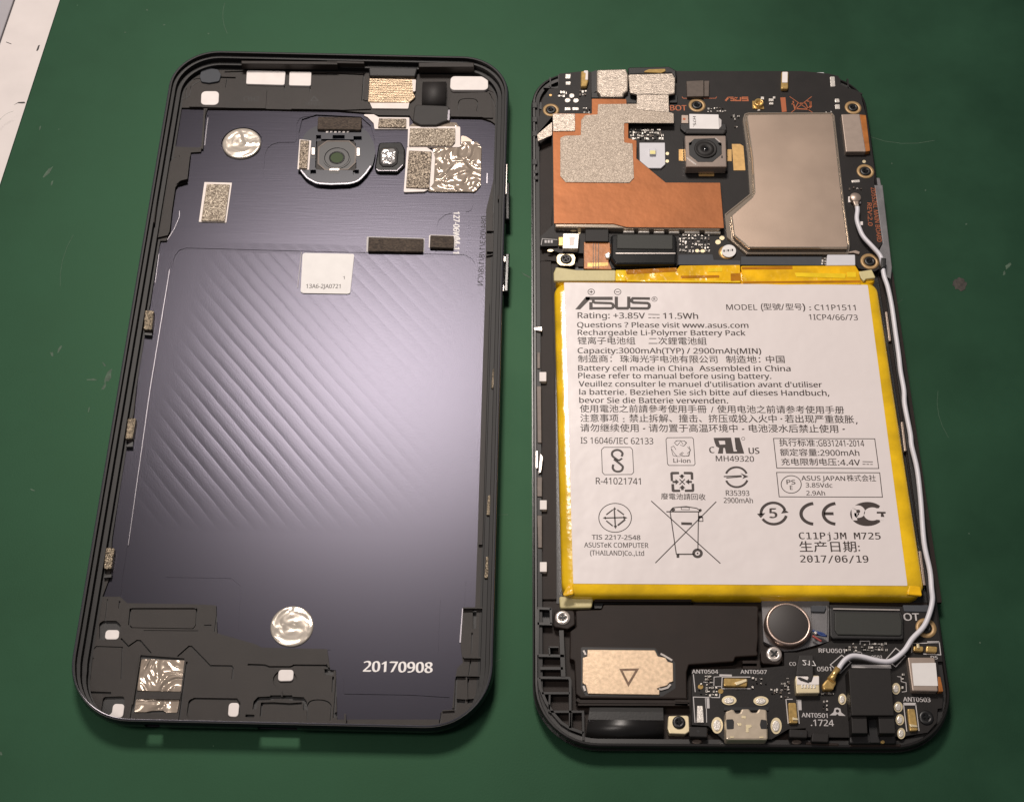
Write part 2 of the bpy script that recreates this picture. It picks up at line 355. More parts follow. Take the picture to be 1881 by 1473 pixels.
def mk_panel():
    # dark navy bead-blasted aluminium with slanted milled ridges inside the battery bay and brush lines above it
    m = mat('navy_blasted_aluminium', (0.0335, 0.0318, 0.0408), 0.28, 0.95); nt, b = nodes(m); N = nt.nodes.new; L = nt.links.new
    tc = N('ShaderNodeTexCoord'); sep = N('ShaderNodeSeparateXYZ'); L(tc.outputs['Object'], sep.inputs[0])
    def mth(op, a, c=None, d=None, clamp=False):
        n = N('ShaderNodeMath'); n.operation = op; n.use_clamp = clamp
        for i, v in enumerate((a, c, d)):
            if v is None: continue
            if isinstance(v, (int, float)): n.inputs[i].default_value = v
            else: L(v, n.inputs[i])
        return n.outputs[0]
    X, Y = sep.outputs[0], sep.outputs[1]
    wob = N('ShaderNodeTexNoise'); wob.inputs['Scale'].default_value = 1.1; wob.inputs['Detail'].default_value = 3; L(tc.outputs['Object'], wob.inputs['Vector'])
    s = mth('ADD', mth('MULTIPLY', X, 0.755), mth('MULTIPLY', Y, 0.656))            # across the ridges (cm)
    s2 = mth('ADD', s, mth('MULTIPLY', wob.outputs['Fac'], 0.05))
    w1 = mth('ABSOLUTE', mth('SINE', mth('MULTIPLY', s2, math.pi/0.262)))           # rounded ridges, sharp valleys
    fine = mth('POWER', mth('ABSOLUTE', mth('SINE', mth('MULTIPLY', s, math.pi/0.131))), 0.25)
    ridge = mth('ADD', mth('POWER', w1, 0.7), mth('MULTIPLY', fine, 0.16))
    mY = mth('MULTIPLY', mth('MULTIPLY_ADD', Y, -4.0, 11.0, True), mth('MULTIPLY_ADD', Y, 0.6, 2.35, True))
    mX = mth('MULTIPLY', mth('MULTIPLY_ADD', mth('ADD', X, mth('MULTIPLY', Y, -0.13)), 0.9, 2.6, True), mth('MULTIPLY_ADD', X, -0.27, 0.78, True))
    mask = mth('MULTIPLY', mX, mY)
    nf = N('ShaderNodeTexNoise'); nf.inputs['Scale'].default_value = 42; nf.inputs['Detail'].default_value = 4; L(tc.outputs['Object'], nf.inputs['Vector'])
    mp = N('ShaderNodeMapping'); mp.inputs['Scale'].default_value = (1.2, 40, 1); L(tc.outputs['Object'], mp.inputs[0])
    br = N('ShaderNodeTexNoise'); br.inputs['Scale'].default_value = 1.0; br.inputs['Detail'].default_value = 3; L(mp.outputs[0], br.inputs['Vector'])
    h = mth('ADD', mth('MULTIPLY', ridge, mth('MULTIPLY', mask, 0.0045)), mth('MULTIPLY', nf.outputs['Fac'], mth('MULTIPLY_ADD', mY, 0.0019, 0.0005)))
    h = mth('ADD', h, mth('MULTIPLY', br.outputs['Fac'], mth('MULTIPLY', mth('MULTIPLY_ADD', Y, 3.0, -8.0, True), 0.0012)))
    bp = N('ShaderNodeBump'); bp.inputs['Strength'].default_value = 0.55; bp.inputs['Distance'].default_value = 1.0; L(h, bp.inputs['Height']); L(bp.outputs[0], b.inputs['Normal'])
    return m
M['panel'] = mk_panel()
def mk_corrugated():
    m = mat('ribbed_gold_foil', (0.74, 0.56, 0.38), 0.3, 0.8); nt, b = nodes(m); N = nt.nodes.new; L = nt.links.new
    tc = N('ShaderNodeTexCoord'); w = N('ShaderNodeTexWave'); w.bands_direction = 'Y'; w.inputs['Scale'].default_value = 4.6; w.inputs['Distortion'].default_value = 1.2; w.inputs['Detail'].default_value = 2
    L(tc.outputs['Object'], w.inputs['Vector']); bp = N('ShaderNodeBump'); bp.inputs['Strength'].default_value = 0.7; bp.inputs['Distance'].default_value = 0.03
    L(w.outputs['Fac'], bp.inputs['Height']); L(bp.outputs[0], b.inputs['Normal']); return m
M['ribbed'] = mk_corrugated()

# ------------------------------------------------------------------ lettering (queued, converted together at the end)
FONTS = {}
def font(key):
    if key not in FONTS:
        f = None
        try:
            p = os.path.join(bpy.utils.system_resource('DATAFILES'), 'fonts', {'sans': 'NotoSansHebrew-Regular.woff2', 'mono': 'DejaVuSansMono.woff2'}[key])
            f = bpy.data.fonts.load(p)
        except Exception: f = None
        FONTS[key] = f
    return FONTS[key]
TQ = []; CAPH = {None: 0.682}
def text(body, p0, p1, h, z, parent, mat_, name='lettering', fk='sans', weight=0.0, mirror=False, cjk=False):
    """body along the photo baseline p0 -> p1, capital height h photo px, printed on the plane z"""
    c = bpy.data.curves.new(name, 'FONT'); c.body = body; c.resolution_u = 2; c.size = 1.0
    f = None if cjk else font(fk)            # the built-in font falls back to CJK glyphs, the two named ones do not
    if f: c.font = f
    elif not cjk: fk = None
    o = bpy.data.objects.new(name, c); COL.objects.link(o)
    TQ.append((o, body, p0, p1, h, z, parent, mat_, name, mirror, cjk, fk, weight))
def flush_text():
    for k_, f in FONTS.items():                   # capital height of each font
        c = bpy.data.curves.new('cap', 'FONT'); c.body = 'H'
        if f: c.font = f
        o = bpy.data.objects.new('cap', c); COL.objects.link(o); dg = bpy.context.evaluated_depsgraph_get(); dg.update()
        CAPH[k_] = max(v.co.y for v in bpy.data.meshes.new_from_object(o.evaluated_get(dg)).vertices); bpy.data.objects.remove(o)
    dg = bpy.context.evaluated_depsgraph_get(); dg.update()
    for o, body, p0, p1, h, z, parent, mat_, name, mirror, cjk, fk, wt in TQ:
        me = bpy.data.meshes.new_from_object(o.evaluated_get(dg))
        xs = [v.co.x for v in me.vertices]; ys = [v.co.y for v in me.vertices]
        if not xs: continue
        x0, x1 = min(xs), max(xs); cap = 0.875 if cjk else CAPH[fk]
        A = P(p0[0], p0[1], z); B = P(p1[0], p1[1], z); e = (B-A); ln = e.length; e.normalize(); n = Vector((-e.y, e.x, 0))
        mid = ((p0[0]+p1[0])/2, (p0[1]+p1[1])/2)
        dx, dy = p1[0]-p0[0], p1[1]-p0[1]; dl = math.hypot(dx, dy)
        hw = (P(mid[0]+dy/dl*h, mid[1]-dx/dl*h, z)-P(mid[0], mid[1], z)).length
        sx = ln/(x1-x0); sy = hw/cap; org = Vector(ORG[parent.name])
        for v in me.vertices:
            t = (v.co.x-x0)*sx; s_ = v.co.y*sy
            if cjk: s_ += 0.08*sy
            if mirror: s_ = hw-s_
            v.co = (A+e*t+n*s_-org)*0.1
        if wt > 0:                                # bolder strokes: a second pass of the print a hair to the side
            b_ = bmesh.new(); b_.from_mesh(me); g = bmesh.ops.duplicate(b_, geom=b_.verts[:]+b_.edges[:]+b_.faces[:])
            d_ = (e*wt*sx*1.6+n*wt*sx*0.6)*0.1; d_.z = 0.0004
            for v in g['geom']:
                if isinstance(v, bmesh.types.BMVert): v.co += d_
            b_.to_mesh(me); b_.free()
        if mirror: me.flip_normals()
        me.materials.clear(); me.materials.append(mat_)
        ob = bpy.data.objects.new(name, me); COL.objects.link(ob); ob.parent = parent; ORG[ob.name] = ORG[parent.name]
    for t in TQ: 
        c = t[0].data; bpy.data.objects.remove(t[0]); bpy.data.curves.remove(c)
def smd(name, c, x0, y0, x1, y1, n, z, parent, mats=('solder', 'chip', 'chip_brown'), smin=3, smax=7, seed=1):
    """a field of tiny soldered chips inside a crop rectangle, too small to pick apart singly"""
    rnd = random.Random(seed); mb = MB(); step = math.sqrt((x1-x0)*(y1-y0)/n); s = CR[c][2]
    ms = [M[k] for k in mats]
    ny = max(1, round((y1-y0)/step)); nx = max(1, round((x1-x0)/step))
    for j in range(ny):
        for i in range(nx):
            if rnd.random() < 0.14: continue
            x = x0+(i+0.5+rnd.uniform(-.2, .2))*(x1-x0)/nx; y = y0+(j+0.5+rnd.uniform(-.2, .2))*(y1-y0)/ny
            w = min(rnd.uniform(smin, smax)*s/3.0, 0.42*(x1-x0)/nx); h = min(rnd.uniform(smin, smax)*s/3.0*rnd.choice((0.6, 1.0, 1.4)), 0.42*(y1-y0)/ny)
            q = Q(c, x-w, y-h, x+w, y-h, x+w, y+h, x-w, y+h); hz = rnd.uniform(0.15, 0.4)
            pts = U(q, z+hz)
            if rnd.random() < 0.5:                # a two-terminal chip: solder ends, dark middle
                a = [p for p in ccw(pts)]; L_ = lambda t, u: a[0].lerp(a[1], t).lerp(a[3].lerp(a[2], t), u)
                for t0, t1, mi, dz in ((0, .3, 0, 0), (.3, .7, 1, 0.03), (.7, 1, 0, 0)):
                    mb.prism([L_(t0, 0), L_(t1, 0), L_(t1, 1), L_(t0, 1)], z, z+hz+dz, 0, mi)
            else: mb.prism(pts, z, z+hz, 0, rnd.choice([0, 0, 1, 2]))
    return mb.build(name, ms, parent, kind='stuff')
def print_strokes(name, lines, z, parent, mat_, w):      # printed line art: list of (points px, width px or None, closed)
    mb = MB()
    for ln in lines:
        pts = ln[0]; ww = ln[1] if len(ln) > 1 and ln[1] else w; cl = ln[2] if len(ln) > 2 else False
        x, y = pts[0]; k = (P(x+1, y, z)-P(x, y, z)).length
        if ww == 'fill': mb.flat(U(pts, z), z)
        else: mb.strip(U(pts, z), ww*k, z, 0, 0, cl)
    return mb.build(name, mat_, parent)

# ================================================================== the bench and the mat
def bench():
    right = [P(108.6, 0, 0).xy, P(0, 334, 0).xy]                       # edge of the mat
    d = (right[1]-right[0]).normalized(); n = Vector((d.y, -d.x)); n = n if n.x < 0 else -n   # n points to the bench side
    a, b = right[0]-d*200, right[1]+d*420
    mb = MB().prism([a, b, b-n*620, a-n*620], -2.0, 0.0, 0.4)
    c = (0, 0, 0)
    mo = mb.build('work_mat', M['mat'], None, c)
    tag(mo, 'dark green rubber work mat with scuffs and one dried brown spot, under both phone halves', 'mat')
    l1 = [P(27, 0, -2).xy, P(0, 74, -2).xy]
    w = abs((l1[0]-right[0]).dot(n))
    t0 = MB().prism([a-n*5, b-n*5, b+n*w, a+n*w], -6, -2.02, 0.3).build('bench_trim', M['bench_white'], None, c); t0['kind'] = 'structure'
    t1 = MB().prism([a+n*(w+0.5), b+n*(w+0.5), b+n*400, a+n*400], -8, -2.4, 0.3).build('bench_top', M['bench_grey'], None, c); t1['kind'] = 'structure'
    rnd = random.Random(3)
    def blob(c_, x, y, rx, ry, n_=14, j=.35, rot=0):
        out = []
        for k in range(n_):
            r = 1+rnd.uniform(-j, j); t = 2*math.pi*k/n_
            ex, ey = rx*r*math.cos(t), ry*r*math.sin(t)
            out += [x+ex*math.cos(rot)-ey*math.sin(rot), y+ex*math.sin(rot)+ey*math.cos(rot)]
        return Q(c_, *out)
    # dried flux spot and small pale scuffs on the mat
    MB().prism(U(blob('b7', 1345, 500, 46, 40, 26, .16, .6), 0.06), 0.004, 0.06, 0.03).build('dried_spot', M['stain'], mo)
    sc = MB()
    for c_, x, y, rx, ry, ro in (('b6', 325, 1165, 9, 42, .7), ('b6', 350, 1240, 5, 20, .5), ('b6', 270, 870, 4, 14, .2), ('a8', 130, 555, 10, 34, .4), ('a8', 50, 572, 20, 5, 0), ('a8', 35, 715, 4, 12, .2), ('a8', 110, 600, 6, 20, .5), ('a8', 110, 500, 4, 12, -.6),
        ('b6', 995, 70, 6, 4, 0), ('b6', 1110, 170, 7, 4, 0), ('b6', 1410, 230, 6, 4, 0), ('b6', 398, 876, 5, 3, 0), ('p2', 1788, 815, 6, 6, 0), ('b7', 1385, 112, 7, 5, 0), ('b7', 1655, 380, 12, 22, .6), ('b7', 1630, 430, 8, 16, .4),
        ('f', 110, 640, 8, 2, 2.0), ('f', 95, 650, 5, 2, 1.4), ('f', 1, 1383, 3, 3, 0), ('f', 1700, 350, 1.5, 1.5, 0), ('f', 965, 505, 9, 1.2, .5), ('f', 1630, 505, 5, 1.5, 1.2), ('f', 60, 900, 5, 1, .4), ('f', 1800, 1180, 2, 1.5, 0), ('f', 1780, 980, 1.5, 1.2, 0), ('f', 230, 60, 1.5, 1.2, 0)):
        sc.flat(U(blob(c_, x, y, rx, ry, 9, .45, ro), 0.012), 0.012)
    for k in range(26):                             # long faint knife and tool scratches
        x, y = rnd.uniform(0, 1881), rnd.uniform(0, 1473); a_ = rnd.uniform(0, math.pi); l_ = rnd.uniform(15, 70); c_ = rnd.uniform(-.25, .25)
        pl = [(x+l_*t*math.cos(a_+c_*t), y+l_*t*math.sin(a_+c_*t)*.8) for t in (-1, -.5, 0, .5, 1)]
        sc.strip(U(pl, 0.011), rnd.uniform(0.05, 0.11), 0.011)
    sc.build('scuff_marks', M['scuff'], mo, kind='stuff')
    bm = MB()
    bm.flat(U(Q('b6', 92, 712, 125, 692, 165, 690, 172, 700, 150, 702, 120, 700), -2.0), -2.0)
    bm.flat(U(Q('b6', 245, 345, 258, 310, 270, 305, 262, 335, 252, 348), -2.0), -2.0)
    bm.flat(U(Q('b6', 42, 284, 78, 298, 76, 302, 40, 288), -2.0), -2.0)
    bm.build('scratches', M['black_mark'], t0)
bench()

# ================================================================== generic rounded outline of a phone half
def outline(cx, cy, yaw, w, l, rt, rb, n=14, edge=10):
    pts = []; nor = []
    cs = [(w/2-rt, l/2-rt, rt, 0), (-w/2+rt, l/2-rt, rt, 90), (-w/2+rb, -l/2+rb, rb, 180), (w/2-rb, -l/2+rb, rb, 270)]
    for i, (x, y, r, a0) in enumerate(cs):
        for k in range(n+1):
            t = math.radians(a0+90*k/n); nn = Vector((math.cos(t), math.sin(t)))
            pts.append(Vector((x, y))+nn*r); nor.append(nn)
        x2, y2, r2, a2 = cs[(i+1) % 4]; t = math.radians(a0+90); nn = Vector((math.cos(t), math.sin(t)))
        A = pts[-1]; B = Vector((x2, y2))+nn*r2
        for k in range(1, edge): pts.append(A.lerp(B, k/edge)); nor.append(nn)
    c, s = math.cos(yaw), math.sin(yaw); R = lambda v: Vector((c*v.x-s*v.y, s*v.x+c*v.y))
    return [R(p)+Vector((cx, cy)) for p in pts], [R(q) for q in nor]
def sweep(mb, pts, nor, prof, m=0, sm=True, skip=None, sc=None):
    ks = [mb.add([(v.x, v.y, z) for v in inset(pts, nor, d, sc)]) for d, z in prof]; n = len(pts)
    for a, (k0, k1) in enumerate(zip(ks, ks[1:])):
        for i in range(n):
            j = (i+1) % n
            if skip and skip((pts[i]+pts[j])/2, a): continue
            mb.face((k0+i, k0+j, k1+j, k1+i), m, sm)
    return mb
def inset(pts, nor, d, sc=None): return [p-q*d*(sc(q) if sc else 1) for p, q in zip(pts, nor)]
narrow_foot = lambda q: 1.0 if q.y > -0.2 else 1.0-0.68*min(1.0, (-q.y-0.2)/0.7)      # the rim is slimmer along the bottom edge

# ================================================================== the back cover, lying open side up
def back_cover():
    cx, cy = -40.07, 159.957-Y0
    T = thing('back_cover', 'empty navy black phone back cover, open side up, with 20170908 printed in white', 'phone cover', (cx, cy, 0))
    pts, nor = outline(cx, cy, 0.0004, 75.92, 155.7, 10.8, 12.0, 14, 60)
    # two openings in the bottom wall: a round jack hole and the charging slot
    jx, ux = P(281, 1345, 2.6).x, P(509, 1347, 2.6).x
    def hole(p, a):
        return p.y < cy-77 and a in (3, 4) and (abs(p.x-jx) < 1.5 or abs(p.x-ux) < 3.6)
    mb = MB(); sweep(mb, pts, nor, [(5.5, 0.0), (3.2, 0.05), (1.5, 0.5), (0.45, 1.5), (0.0, 2.6), (0.05, 3.8), (0.28, 4.7)], 0, True, hole)
    mb.face(tuple(reversed(range(len(pts)))), 0)
    sweep(mb, pts, nor, [(0.28, 4.7), (0.42, 4.95), (0.62, 5.0)], 1)
    mb.build('shell', [M['shell'], M['rim_edge']], T)
    mb = MB()
    sweep(mb, pts, nor, [(0.62, 5.0), (0.9, 4.98), (1.0, 4.1), (1.6, 4.0), (1.7, 2.8), (2.5, 2.7), (2.6, 1.6), (3.0, 1.55)], 0, False, lambda p, a: p.y < cy-77 and a in (3, 4, 5, 6) and (abs(p.x-jx) < 1.5 or abs(p.x-ux) < 3.6), narrow_foot)
    mb.build('inner_rim', M['rim_black'], T)
    # fine notches moulded into the inner rim, left and right, and along the top
    def clip(px, z0, z, bv): MB().prism(U(px, z), z0, z, bv).build('rim_clip', M['plastic'], T)
    clip(Q('a4', 285, 35, 300, 45, 262, 340, 240, 340), 2.4, 3.9, 0.1)
    clip(RC('a2', 830, 222, 1330, 262), 2.2, 4.2, 0.15)
    clip(Q('a1', 850, 205, 1718, 212, 1718, 240, 850, 232), 2.2, 4.0, 0.15)
    clip(Q('a2', 0, 205, 340, 212, 340, 232, 0, 225), 2.2, 4.0, 0.15)
    for y0, y1 in ((90, 130), (420, 470), (560, 640)):
        clip(Q('a5', 1545, y0, 1590, y0, 1588, y1, 1543, y1), 1.8, 3.6, 0.12)
    ins = inset(pts, nor, 2.7, narrow_foot)
    # ---- outline of the metal panel (photo points)
    PAN = (Q('a1', 382*0+550, 655, 1070, 660, 1300, 665, 1718, 672) + Q('a2', 400, 695, 470, 715, 750, 718, 800, 800, 1090, 790, 1120, 735, 1400, 740, 1480, 765, 1530, 800)
           + [(911.5, 300), (905, 340), (893, 389), (891, 544), (884, 760), (877, 1000), (873, 1117)] + Q('a7', 1590, 460, 1575, 470, 1560, 720, 1575, 840, 1535, 880, 1520, 960, 1500, 1170, 1420, 1180, 1410, 1240, 690, 1240)
           + Q('a7', 680, 885, 640, 880, 620, 745, 160, 735) + [(470, 1185), (400, 1165), (398, 1114), (364, 1112), (235, 1110), (222, 1098), (189.5, 1098), (204, 1059), (207, 993)]
           + Q('a8', 215, 900, 255, 745, 265, 640, 290, 400) + Q('a4', 230, 1090, 300, 620, 322, 520, 375, 520, 410, 440, 430, 250, 460, 50, 480, 25, 570, 0) + Q('a1', 265, 1355, 310, 1315, 372, 1300, 400, 1050, 490, 1045, 500, 960, 520, 780, 540, 680))
    # ---- plastic tray with its pads, pockets and joints
    L = [(ins, 1.55, 0)]
    def lay(px, z, m=0, r=0.0):
        p = U(px, z); L.append((fillet(p, r) if r else ccw(p), z, m))
    def groove(px, w, z=1.25, sm=False):
        p = U(px, 1.5); p = smooth_line(p) if sm else p
        A, B = ribbon(p, w); L.append((ccw(A+B[::-1]), z, 1))
    def step(px, z, m=0): lay(px, z, m)
    # right strip of plastic (raised rail) and left strip
    lay(Q('a5', 1440, 240, 1560, 240, 1545, 620, 1440, 640), 2.0)
    lay([(893, 556), (899, 556), (886, 1000), (879, 1000)], 2.1)
    lay([(905, 470), (916, 470), (900, 1000), (890, 1000)], 1.85)
    lay(Q('a2', 1110, 500, 1480, 490, 1500, 720, 1120, 720), 1.9)
    lay(Q('a1', 390, 430, 1080, 470, 1070, 640, 380, 620), 1.85); lay(Q('a1', 1310, 500, 1718, 500, 1718, 660, 1300, 650), 1.85)
    lay(Q('a2', 0, 340, 320, 345, 340, 570, 400, 640, 0, 655), 1.85)
    lay(Q('a1', 1085, 490, 1310, 495, 1300, 650, 1070, 640), 1.62)
    lay(Q('a1', 205, 1120, 295, 1060, 390, 1060, 370, 1300, 290, 1340, 255, 1473, 150, 1473), 2.0)
    lay(Q('a4', 295, 45, 455, 5, 395, 450, 265, 480), 2.0)
    lay(Q('a1', 285, 640, 525, 640, 495, 1000, 245, 990), 1.15, 2, 0.8)          # metal seen through the pocket beside the jack
    for pl in ((1560, 860), ): pass
    lay(PAN, 0.88, 1)
    groove(Q('a1', 280, 560, 320, 555, 385, 520, 405, 440, 480, 390), 0.22, 1.6, True)
    groove(Q('a1', 355, 560, 360, 420, 430, 375, 490, 370), 0.2, 1.3, True)
    groove(Q('a1', 700, 310, 890, 305), 0.35); groove(Q('a1', 1500, 325, 1718, 330), 0.4); groove(Q('a2', 0, 320, 330, 335), 0.4)
    groove(Q('a1', 660, 358, 800, 362), 0.45, 1.2); groove(Q('a1', 725, 365, 708, 455), 0.22, 1.2); groove(Q('a1', 1475, 300, 1470, 495), 0.22, 1.2); groove(Q('a1', 1250, 290, 1240, 480), 0.25, 1.2)
    groove(Q('a2', 340, 300, 320, 570, 370, 570), 0.3, 1.2); groove(Q('a2', 1440, 470, 1520, 500), 0.2, 1.4); groove(Q('a2', 1190, 660, 1205, 570, 1350, 570, 1355, 670), 0.18, 1.5, True)
    groove(Q('a1', 120, 1120, 205, 1115, 240, 1085, 300, 1080), 0.25, 1.5)
    groove(Q('a2', 1460, 500, 1500, 560, 1530, 640, 1610, 700), 0.2, 1.3, True)
    groove(Q('a5', 1520, 0, 1500, 420), 0.22, 1.6)
    for y in (438, 625): groove(Q('a5', 1445, y, 1600, y+4), 0.7, 1.2)
    # bottom of the cover
    groove(Q('a6', 290, 300, 260, 420, 170, 1000), 0.22, 1.3); groove(Q('a6', 270, 310, 325, 318), 0.35, 1.2); groove(Q('a6', 210, 420, 265, 428), 0.2, 1.3); groove(Q('a6', 360, 410, 340, 575), 0.18, 1.35)
    lay(Q('a6', 300, 600, 330, 580, 430, 580, 462, 610, 450, 720, 300, 725), 1.0, 1, 0.6)
    groove(Q('a6', 460, 705, 515, 765, 580, 720, 605, 722, 685, 815), 0.28, 1.15); groove(Q('a6', 885, 840, 970, 765, 990, 765, 1130, 910, 1290, 912, 1302, 930, 1296, 1010), 0.28, 1.2)
    lay(Q('a6', 530, 480, 1028, 480, 1018, 620, 990, 632, 530, 622, 515, 600), 1.25, 0, 0.5); groove(Q('a6', 530, 480, 518, 600, 540, 622, 1000, 630, 1022, 600, 1028, 480), 0.25, 0.9)
    groove(Q('a6', 1188, 465, 1165, 655), 0.25, 1.2); groove(Q('a6', 1085, 606, 1140, 606), 0.2, 1.3); groove(Q('a6', 630, 645, 1040, 648), 0.14, 1.4); groove(Q('a6', 450, 425, 445, 480), 0.25, 1.2)
    groove(Q('a6', 225, 1020, 250, 790, 275, 765, 470, 772, 462, 1010), 0.2, 1.3); groove(Q('a6', 195, 852, 255, 855), 0.22, 1.3); groove(Q('a6', 185, 1108, 385, 1116), 0.4, 1.0)
    lay(Q('a6', 330, 1150, 490, 1145, 490, 1300, 345, 1310, 315, 1250), 1.05, 1, 0.5)
    lay(Q('a6', 610, 835, 940, 860, 895, 1270, 540, 1270), 1.15, 1)
    groove(Q('a6', 600, 850, 525, 1340), 0.25, 1.1); groove(Q('a6', 955, 880, 895, 1330), 0.3, 1.1)
    lay(Q('a6', 970, 1160, 1340, 1160, 1352, 1300, 950, 1310), 1.25, 0, 0.8); groove(Q('a6', 960, 1260, 975, 1175, 1010, 1155, 1330, 1160, 1352, 1190, 1350, 1290), 0.25, 1.0)
    groove(Q('a6', 1412, 902, 1514, 905), 0.3, 1.1); groove(Q('a6', 1395, 1285, 1455, 1288), 0.4, 1.0)
    groove(Q('a7', 60, 845, 180, 850, 210, 862, 360, 862, 385, 850, 610, 852), 0.32, 1.05); groove(Q('a7', 610, 845, 620, 870, 690, 885, 665, 1220), 0.35, 1.05)
    lay(Q('a7', 600, 885, 670, 885, 660, 930, 605, 925), 0.9, 1); groove(Q('a7', 660, 930, 655, 1040), 0.3, 1.0)
    lay(EL('a7', 322, 960, 85, 75, 22), 1.2, 0)
    groove(Q('a7', 105, 1160, 112, 1110, 135, 1086, 230, 1082, 230, 1075, 360, 1075, 362, 1085, 445, 1088, 462, 1110, 462, 1165), 0.7, 0.9); groove(Q('a7', 150, 1210, 158, 1120, 240, 1118, 350, 1125, 440, 1118), 0.4, 0.9)
    groove(Q('a7', 45, 1206, 105, 1208), 0.5, 0.9); groove(Q('a7', 480, 1240, 482, 1130, 520, 1098, 600, 1100, 645, 1135, 640, 1240), 0.22, 1.2, True)
    lay(Q('a7', 670, 1190, 745, 1185, 740, 1225, 680, 1225), 0.85, 1); lay(Q('a7', 765, 1185, 820, 1180, 815, 1225, 765, 1225), 0.85, 1); groove(Q('a7', 750, 1190, 752, 1270), 0.4, 0.9)
    lay(Q('a7', 1530, 1095, 1595, 1100, 1590, 1130, 1535, 1125), 0.85, 1); lay(Q('a7', 1608, 1098, 1680, 1092, 1650, 1125, 1608, 1130), 0.85, 1)
    groove(Q('a7', 1415, 1280, 1415, 1175, 1440, 1165, 1520, 1160, 1530, 930), 0.4, 0.95)
    groove(Q('a7', 1575, 452, 1775, 452), 0.5, 0.9); lay(Q('a7', 1645, 460, 1672, 460, 1668, 600, 1645, 600), 0.9, 1); groove(Q('a7', 1730, 455, 1728, 760), 0.3, 1.1)
    groove(Q('a7', 1575, 800, 1765, 803), 0.4, 0.95); groove(Q('a7', 1535, 930, 1765, 933), 0.45, 0.95); groove(Q('a7', 1630, 815, 1600, 1080), 0.25, 1.1); groove(Q('a7', 1640, 620, 1635, 770), 0.25, 1.1); groove(Q('a7', 1775, 540, 1755, 760), 0.25, 1.1)
    MB().relief(L, 0.7).build('inner_tray', [M['plastic'], M['plastic_dark'], M['panel']], T)
    # upright ribs standing on the tray
    for px, w, h in ((Q('a7', 1575, 446, 1775, 446), 0.25, 2.3), (Q('a7', 1580, 795, 1765, 797), 0.25, 2.2), (Q('a7', 1535, 922, 1765, 925), 0.25, 2.2), (Q('a7', 1600, 930, 1602, 1090), 0.3, 2.0), (Q('a7', 744, 1190, 746, 1265), 0.3, 2.0),
                     (Q('a7', 1430, 1170, 1515, 1165), 0.22, 1.95), (Q('a7', 295, 1030, 300, 1070), 0.2, 1.9), (Q('a6', 600, 845, 545, 1200), 0.2, 1.9), (Q('a1', 520, 640, 498, 1000), 0.4, 1.9)):
        MB().strip(U(px, h), w, h, h-1.4).build('tray_rib', M['plastic'], T)
    # ---- metal panel
    pz = 1.35; PL = [(ccw(U(PAN, pz)), pz, 0)]
    def g2(px, w, d=0.10, sm=False):
        p = U(px, pz); p = smooth_line(p) if sm else p
        A, B = ribbon(p, w); PL.append((ccw(A+B[::-1]), pz-d, 0))
    bay = Q('a4', 550, 570) + [(600, 463)] + Q('a5', 1240, 630, 1300, 660, 1335, 700, 1345, 780) + [(874, 544), (857, 1000), (854, 1098), (700, 1098), (480, 1100), (420, 1112), (364, 1112)] + Q('a6', 510, 452, 478, 420, 460, 380, 470, 250) + Q('a8', 220, 1390, 430, 0) + Q('a4', 420, 750, 445, 640, 490, 590)
    PL.append((ccw(U(bay, pz-0.10)), pz-0.10, 0))
    g2(Q('a1', 1060, 1290, 1058, 1180, 1070, 1040, 1095, 990, 1130, 962, 1190, 945, 1335, 943, 1352, 920, 1355, 770, 1375, 735, 1410, 715, 1530, 702), 0.2)
    g2(Q('a5', 1325, 60, 1322, 185, 1305, 230, 1285, 240, 1255, 246), 0.18); g2(Q('a5', 1130, 255, 1065, 275, 1015, 320, 1000, 370, 985, 615), 0.18, 0.1)
    g2(Q('a7', 1405, 760, 1422, 290, 1440, 235, 1510, 200, 1570, 225, 1597, 280, 1590, 440), 0.17)
    g2(Q('a6', 800, 242, 1290, 250, 1360, 310, 1345, 650), 0.12, 0.05); g2(Q('a7', 740, 1055, 1200, 1062, 1480, 1080), 0.2); g2(Q('a7', 160, 738, 640, 745), 0.16, 0.06); g2(Q('a7', 735, 950, 738, 1050), 0.16, 0.06)
    g2(Q('a1', 550, 700, 545, 740), 0.3, 0.1)
    c1 = U([(444.2, 264.4)], pz)[0]; c2 = U(Q('a7', 370, 578), pz)[0]
    PL.append(([c1+Vector((math.cos(t*math.pi/14), math.sin(t*math.pi/14)))*4.55 for t in range(28)], pz-0.35, 0))
    PL.append((ccw(U(Q('a1', 1370, 860, 1400, 740, 1530, 700) + Q('a2', 310, 720, 400, 800, 440, 950, 430, 1100, 330, 1270, 230, 1320, 0, 1320) + Q('a1', 1500, 1320, 1370, 1190), pz-0.3)), pz-0.3, 0))
    MB().relief(PL, pz-0.5).build('metal_panel', M['panel'], T)
    # bright metal strips along the edges of the panel
    for px, w in ((Q('a4', 490, 235, 488, 290, 440, 400, 380, 495), 0.16), (Q('a4', 305, 620, 270, 880), 0.12), (Q('a1', 550, 720, 535, 830, 520, 970), 0.22), (Q('a7', 1580, 450, 1560, 690), 0.5), (Q('a8', 425, 40, 330, 620, 225, 1370), 0.14), (Q('a2', 1448, 1220, 1446, 1310), 0.22), (Q('a7', 20, 750, 35, 820), 0.22)):
        MB().strip(U(px, 1.46), w, 1.46, 0.1).build('bright_edge', M['rim_edge'], T)
    # foil dots
    for c_, r in ((c1, 4.2), (c2, 3.95)):
        mb = MB(); mb.lathe(c_, [(r, 1.0), (r, 1.5), (r*.93, 1.66), (r*.80, 1.46), (r*.62, 1.68), (r*.48, 1.50), (r*.30, 1.72), (r*.14, 1.55), (0.01, 1.6)], 0, 36, False)
        mb.build('foil_dot', M['foil_round'], T)
